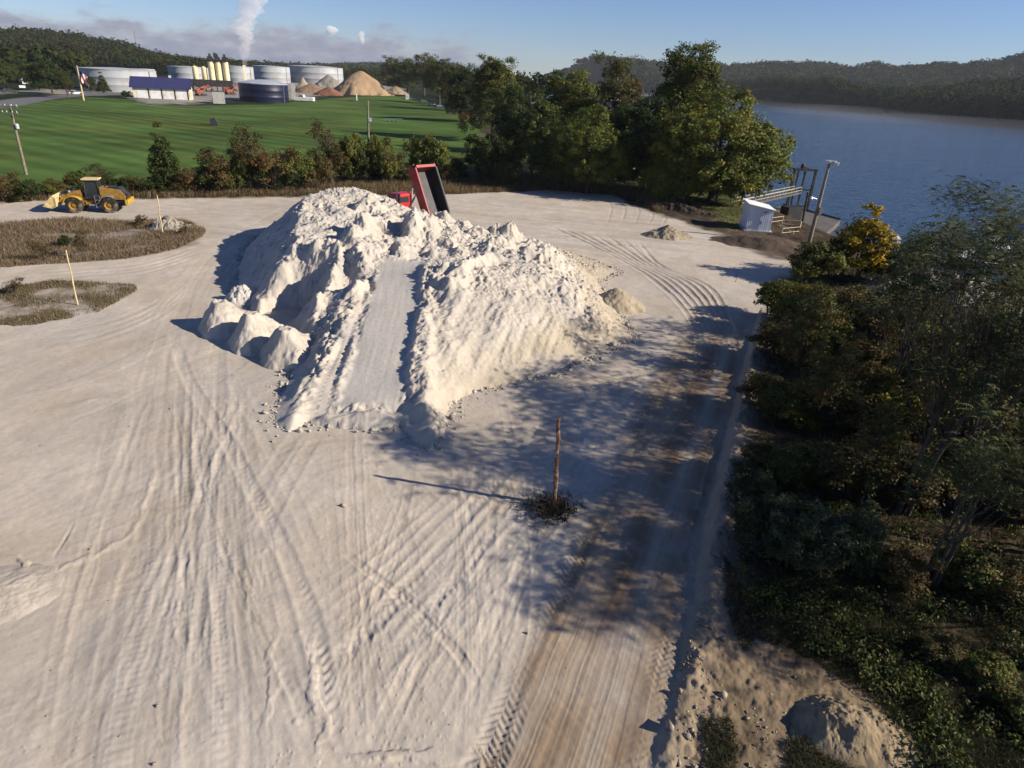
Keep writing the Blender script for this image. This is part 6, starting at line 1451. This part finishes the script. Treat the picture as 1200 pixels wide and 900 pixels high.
# vehicles far across the field
def car(label, x, y, mat, yaw=0.0, kind='car', L=4.6, group='cars parked along the trees'):
    p, k, yw = site(x, y); t = thing('parked_'+kind, label, kind, (p[0], p[1], gz1(p[0], p[1])), yw+yaw, group); W, H = L*.4, L*.31
    for sx in (-.31, .31):
        for s in (-1, 1):
            m = MB(); m.lathe([(.01, -.12), (L*.075, -.12), (L*.075, .12), (.01, .12)], (0, 0, 0), 14, 'Y'); o = m.build('wheel', MAT['tyre_rubber'], t); o.location = (sx*L, s*W*.46, L*.075)
    m = MB(); m.prism([(-.5*L, .25), (-.5*L, .62*H), (-.47*L, .68*H), (.18*L, .66*H), (.48*L, .55*H), (.5*L, .3), (.45*L, .22)], -W/2, W/2); m.build('body', MAT[mat], t, .06)
    if kind == 'truck': m = MB(); m.prism([(-.02*L, .66*H), (.02*L, H), (.18*L, H), (.28*L, .64*H)], -W*.46, W*.46); m.build('cabin', MAT[mat], t, .05)
    m = MB(); 
    if kind == 'truck': m.prism([(-.0*L, .70*H), (.03*L, .95*H), (.18*L, .95*H), (.26*L, .68*H)], -W*.47, W*.47)
    else: m.prism([(-.42*L, .67*H), (-.30*L, .98*H), (.05*L, .98*H), (.24*L, .64*H)], -W*.44, W*.44)
    m.build('window', MAT['glass_dark'], t, .03)
    if kind == 'car': m = MB(); m.prism([(-.31*L, .975*H), (-.29*L, 1.01*H), (.04*L, 1.01*H), (.06*L, .975*H)], -W*.42, W*.42); m.build('roof', MAT[mat], t)
for a in [('blue car parked nearest the small white shed under the trees', 488, 117, 'car_blue', .5), ('dark car second from the white shed in the shaded row of cars', 496, 119.5, 'car_dark', .5), ('silver car in the shaded row beside the low bright kerb', 506, 123.5, 'car_silver', .4), ('blue car at the near end of the shaded row, close to the yellow truck', 515, 126, 'car_blue', .6), ('dark car parked just behind the yellow truck', 530, 134, 'car_dark', .3)]: car(*a)
def yellow_truck():
    p, k, yw = site(548, 143); t = thing('yellow_truck', 'boxy yellow work truck parked in the tree shade at the edge of the field', 'truck', (p[0], p[1], gz1(p[0], p[1])), yw+.25)
    W = 22*k
    m = MB(); m.box((-W*.08, 0, 1.9), (W*.78, 2.4, 2.4)); m.build('body', MAT['loader_yellow'], t, .1)
    m = MB(); m.prism([(W*.31, .7), (W*.31, 2.5), (W*.42, 2.4), (W*.5, 1.5), (W*.5, .7)], -1.1, 1.1); c_ = m.build('cab', MAT['white_paint'], t, .08)
    m = MB(); m.prism([(W*.33, 1.6), (W*.33, 2.3), (W*.41, 2.2), (W*.46, 1.6)], -1.13, 1.13); m.build('window', MAT['glass_dark'], c_)
    for x in (-.3, .38):
        for s in (-1, 1):
            m = MB(); m.lathe([(.01, -.15), (.5, -.15), (.5, .15), (.01, .15)], (0, 0, 0), 16, 'Y'); o = m.build('wheel', MAT['tyre_rubber'], t); o.location = (x*W, s*1.0, .5)
yellow_truck()
car('white pickup truck parked to the right of the dark blue tank', 357, 119.5, 'white_paint', 2.9, 'truck', 8.5, None)
car('small white van on the road beside the flagpole', 89, 111, 'white_paint', .2, 'car', 5, None)
car('dark car on the road at the far left by the white sign', 13, 109, 'car_dark', .2, 'car', 5, None)
def excavator(label, x, y, mat, s=1.0):
    p, k, yw = site(x, y); t = thing('excavator', label, 'excavator', (p[0], p[1], gz1(p[0], p[1])), yw+.4)
    for q in (-1, 1):
        m = MB(); m.prism([(-2, .1), (-2.2, .5), (-1.9, .9), (1.9, .9), (2.2, .5), (2, .1)], q*1.1-.3, q*1.1+.3); m.build('track', MAT['tyre_rubber'], t)
    m = MB(); m.box((-.6, 0, 1.7), (3.0, 2.4, 1.3)); m.build('body', MAT[mat], t, .1)
    m = MB(); m.box((.9, .7, 2.3), (1.3, 1.0, 1.8)); m.build('cab', MAT['glass_dark'], t, .08)
    m = MB(); m.beam((.9, -.3, 1.9), (3.4, -.3, 4.6), .5); m.beam((3.4, -.3, 4.6), (5.3, -.3, 3.0), .4); m.build('boom', MAT[mat], t)
    m = MB(); m.prism([(5.1, 3.1), (5.5, 3.0), (5.6, 2.0), (5.0, 1.8), (4.7, 2.3)], -.8, .2); m.build('bucket', MAT['worn_steel'], t)
excavator('orange excavator between the garage and the cream silos', 236, 113, 'orange_red')
excavator('red excavator in front of the dark base of the tall silos', 270, 111, 'orange_red')
# things standing on the field
def on_field(name, label, cat, x, y):
    p, k, yw = site(x, y); return thing(name, label, cat, (p[0], p[1], gz1(p[0], p[1])), yw), k
t, k = on_field('field_box', 'dark box shaped stand alone in the left part of the field', 'box', 251, 147.5)
m = MB(); m.prism([(-.9, 0), (-.7, 1.7), (.4, 2.0), (.9, .9), (.8, 0)], -.7, .7); m.build('body', MAT['car_dark'], t, .1)
for i, wd_ in enumerate(('leftmost', 'second from the left', 'third from the left', 'rightmost')):
    t, k = on_field('field_bench', wd_+' of the four grey benches on the right of the field', 'bench', 454+i*5, 143); t['group'] = 'benches on the field'
    m = MB(); m.box((0, 0, .8), (1.5, 1.0, .12)); m.build('seat', MAT['grey_metal'], t)
    for q in (-.6, .6):
        m = MB(); m.box((q, 0, .37), (.12, .9, .74)); m.build('leg', MAT['grey_metal'], t)
t, k = on_field('white_marker', 'short white marker post on the far part of the field', 'marker', 418, 118); m = MB(); m.tube([(0, 0, 0), (0, 0, 2.4)], [.3, .25], 10); m.lathe([(.01, 0), (.4, .1), (.35, .4), (.01, .5)], (0, 0, 2.3), 10); m.build('post', MAT['white_paint'], t)
t, k = on_field('fallen_trunk', 'dark log lying on the grass near the white marker post', 'log', 411, 119); m = MB(); m.tube([(-1.5, 0, .4), (0, .1, .45), (1.6, 0, .35)], [.4, .45, .3], 10); m.build('trunk', MAT['bark'], t)
def flagpole():
    b, t_ = pole_ends(98.5, 119, 91, 80); t = thing('flagpole', 'tall flagpole with a limp striped flag at the edge of the field', 'flagpole', (b[0], b[1], gz1(b[0], b[1]))); v = Vector(t_-b); v.x *= .6
    m = MB(); m.tube([(0, 0, 0), v], [.28, .16], 10); m.lathe([(.01, 0), (.3, .2), (.01, .5)], v, 10); m.build('pole', MAT['pale_wood'], t)
    n = NT('striped_flag'); tc = n.n('TexCoord').outputs['Object']; sp = n.n('SeparateXYZ'); n.l(tc, sp.inputs[0])
    s = n.math('GREATER_THAN', n.math('SINE', n.math('MULTIPLY', sp.outputs[0], 2*PI/.85)), 0.0)
    c_ = n.mix(s, (0.45, .02, .03, 1), (.7, .7, .68, 1)); can = n.math('MULTIPLY', n.math('GREATER_THAN', sp.outputs[2], v.z*.78), n.math('LESS_THAN', sp.outputs[0], v.x*.8+1.2)); c_ = n.mix(can, c_, (.02, .03, .15, 1)); n.pri(c_, .8, .1); MAT['flag'] = n.m
    vs = []; fs = []
    for i in range(9):
        for j in range(13):
            a = i/8; h = j/12; vs.append((v.x*(.92-h*.3)+a*2.6+.3*math.sin(h*5+a*3), v.y*.9+.35*math.sin(a*9+h*2), v.z*(.93-.32*h)-a*2.2))
    for i in range(8):
        for j in range(12): fs.append((i*13+j, i*13+j+1, (i+1)*13+j+1, (i+1)*13+j))
    m = MB(); m.add(vs, fs); o = m.build('flag', MAT['flag'], t, smooth=True); so_ = o.modifiers.new('thick', 'SOLIDIFY'); so_.thickness = .03
flagpole()
t, k = on_field('lattice_mast', 'thin radio mast on the wooded hill at the far left', 'mast', 161, 90); p_ = at(161, 90)
D_ = 1150; d = Fv+Rv*(161-CX)/FOC-Uv*(60-CY)/FOC; hd = math.hypot(d[0], d[1]); X_, Y_ = d[0]/hd*D_, d[1]/hd*D_; zb = gz1(X_, Y_); zt = top_h(X_, Y_, 36)
t.location = (X_, Y_, zb-1); m = MB(); h_ = zt-zb+1
for a in (0, 2.1, 4.2): m.tube([(.9*math.cos(a), .9*math.sin(a), 0), (.3*math.cos(a), .3*math.sin(a), h_)], .16, 5)
for i in range(12): m.tube([(.9*math.cos(i*2.1), .9*math.sin(i*2.1), h_*i/12), (.8*math.cos(i*2.1+2.1), .8*math.sin(i*2.1+2.1), h_*(i+1)/12)], .09, 4)
m.build('lattice', MAT['grey_metal'], t)
p = at(739, 206); t = thing('white_sign', 'tilted white signboard in the shade under the trees by the grassy bank', 'sign', (p[0], p[1], gz1(p[0], p[1])), .3)
m = MB(); m.box((0, 0, 1.6), (1.6, .08, 1.1), ry=.5); m.build('board', MAT['white_paint'], t); m = MB(); m.tube([(0, .08, 0), (0, .08, 1.6)], .05, 8); m.build('post', MAT['pole_wood'], t)

# ------------------------------------------------------------------ loose stones
mt('stone', (0.30, 0.255, 0.20), .9, .1, var=.4, scale=9)
q = []; n_ = 0
for pl, cnt, ins in ((gpts([(770, 905), (800, 800), (826, 700), (846, 600), (866, 520), (888, 440), (905, 440), (884, 560), (866, 680), (850, 770), (830, 905)]), 1500, 0), (LOT, 160, 1.0), (TAN, 700, .2)):
    P = scatter(rg, pl, cnt*3, jit=.2, inset=ins); P = P[np.hypot(P[:, 0], P[:, 1]) < 42][:cnt]; q.append(P)
P = np.vstack(q); N = len(P); S = 0.022*np.exp(rg.normal(0, .55, N)); oc = np.array([(1, 0, 0), (-1, 0, 0), (0, 1, 0), (0, -1, 0), (0, 0, 1), (0, 0, -1)], float)
V = P[:, None]+oc[None]*S[:, None, None]*rg.uniform(.5, 1.3, (N, 6, 1))+rg.normal(0, .25, (N, 6, 3))*S[:, None, None]; V[:, :, 2] += S[:, None]*.2
f8 = np.array([(0, 2, 4), (2, 1, 4), (1, 3, 4), (3, 0, 4), (2, 0, 5), (1, 2, 5), (3, 1, 5), (0, 3, 5)])
tag(mesh_np('loose_stones', V.reshape(-1, 3), (np.arange(N)[:, None, None]*6+f8[None]).reshape(-1, 3), MAT['stone'], smooth=False), kind='stuff')

# clods rolled down to the foot of the big pile
q = []; L_ = np.vstack([PILE, PILE[:1]]); rg_ = np.random.default_rng(31)
for i in range(len(PILE)):
    a, b = L_[i], L_[i+1]; n_ = int(np.linalg.norm(b-a)*32); t = rg_.random(n_)[:, None]; e_ = b-a; nr = np.array([e_[1], -e_[0]])/(np.linalg.norm(e_)+1e-6)
    off = np.abs(rg_.normal(0, .38, n_))-.25; pt = a+e_*t
    s1 = polysd(pt[:, 0]+nr[0]*.3, pt[:, 1]+nr[1]*.3, PILE); sg = np.where(s1 > 0, -1, 1); q.append(pt+nr*(off*sg)[:, None])
P = np.vstack(q); P = np.column_stack([P, gzv(P[:, 0], P[:, 1])]); N = len(P); S = 0.038*np.exp(rg_.normal(0, .6, N))
V = P[:, None]+oc[None]*S[:, None, None]*rg_.uniform(.5, 1.3, (N, 6, 1))+rg_.normal(0, .25, (N, 6, 3))*S[:, None, None]; V[:, :, 2] += S[:, None]*.3
mt('sand_clod', (0.40, 0.365, 0.315), .95, .05, var=.25, scale=9)
tag(mesh_np('sand_clods', V.reshape(-1, 3), (np.arange(N)[:, None, None]*6+f8[None]).reshape(-1, 3), MAT['sand_clod'], smooth=False), kind='stuff')

# ------------------------------------------------------------------ steam
def vol(name, dens, col=(1, 1, 1), aniso=0.2, emis=0.0):
    m = bpy.data.materials.new(name); m.use_nodes = True; t_ = m.node_tree; t_.nodes.clear(); o = t_.nodes.new('ShaderNodeOutputMaterial'); v_ = t_.nodes.new('ShaderNodeVolumePrincipled')
    v_.inputs['Density'].default_value = dens; v_.inputs['Color'].default_value = c4(col); v_.inputs['Anisotropy'].default_value = aniso; t_.links.new(v_.outputs[0], o.inputs['Volume']); return m
MAT['steam'] = vol('steam', .085, (.99, .97, .97), 0.0); MAT['steam_thick'] = vol('steam_thick', .16, (1, 1, 1), 0.0)
def plume(label, pts, D, mat, seed, name='steam_plume'):
    """pts: pixel x, y, width in pixels; a wobbling closed column at horizontal distance D"""
    S = spline(np.array(pts, float), 7); P = []; R_ = []
    for x, y, w_ in S:
        d = Fv+Rv*(x-CX)/FOC-Uv*(y-CY)/FOC; d = d*(D/math.hypot(d[0], d[1])); P.append(C0+d); R_.append(w_/2*float(d@Fv)/FOC)
    P = np.array(P); c0 = P[0].copy(); P = P-c0; n_ = 40; vs = []; fs = []
    for i, p in enumerate(P):
        a = np.arange(n_)*2*PI/n_; u = i*2.2
        r = R_[i]*(1+.75*fbm(np.cos(a)*1.6+seed, np.sin(a)*1.6+u*.20, 5, seed, .6)+.18*vn(np.array([u*.35]), np.array([seed*1.]), 3)[0])
        for k in range(n_): vs.append((p[0]+r[k]*math.cos(a[k]), p[1]+r[k]*math.sin(a[k]), p[2]))
    for i in range(len(P)-1):
        for k in range(n_): fs.append((i*n_+k, i*n_+(k+1) % n_, (i+1)*n_+(k+1) % n_, (i+1)*n_+k))
    fs.append(tuple(range(n_-1, -1, -1))); fs.append(tuple((len(P)-1)*n_+k for k in range(n_)))
    m = MB(); m.add(vs, fs); o = m.build(name, MAT[mat], smooth=False); o.location = tuple(c0); tag(o, label, 'steam'); return o
plume('tall white steam plume rising above the plant beside the silos', [(287, 77, 6), (286, 66, 9), (287, 56, 12), (289, 46, 18), (283, 37, 22), (284, 28, 24), (291, 18, 26), (294, 6, 26), (297, -8, 28), (299, -22, 20)], 430, 'steam', 5)
plume('bright small puff of steam high above the widest storage tank', [(386, 43, 3), (388, 39, 10), (389, 35, 14), (387, 31.5, 9), (386, 30, 3)], 900, 'steam_thick', 9, 'steam_puff')
plume('faint small puff of steam high above the largest tan stockpile', [(425, 52, 2), (424, 48, 6), (423, 43, 8), (424, 38, 5), (424, 36, 2)], 900, 'steam_thick', 12, 'steam_puff')

# ------------------------------------------------------------------ the air
ys = np.linspace(430, 1500, 24); V = []; F = []
for y in ys:
    for x_, z_ in ((far_x(y)-150-40*math.sin(y/90), -4.9), (far_x(y)+4, -4.9), (far_x(y)+4, 2.6+1.2*math.sin(y/60)), (far_x(y)-60, 1.4+math.sin(y/43)), (far_x(y)-150-40*math.sin(y/90), -4.6)): V.append((x_, y, z_))
for i in range(23):
    for k in range(5): F.append((i*5+k, i*5+(k+1) % 5, (i+1)*5+(k+1) % 5, (i+1)*5+k))
m = MB(); m.add(V, F+[(4, 3, 2, 1, 0), (115, 116, 117, 118, 119)]); o = m.build('river_mist', vol('mist', .0008, (.95, .97, 1.0), 0.0)); tag(o, kind='stuff')
m = MB(); m.box((0, 1500, 58), (7200, 4200, 136)); o = m.build('haze', vol('haze_air', 0.000048, (0.90, 0.95, 1.0), 0.0)); tag(o, kind='stuff')
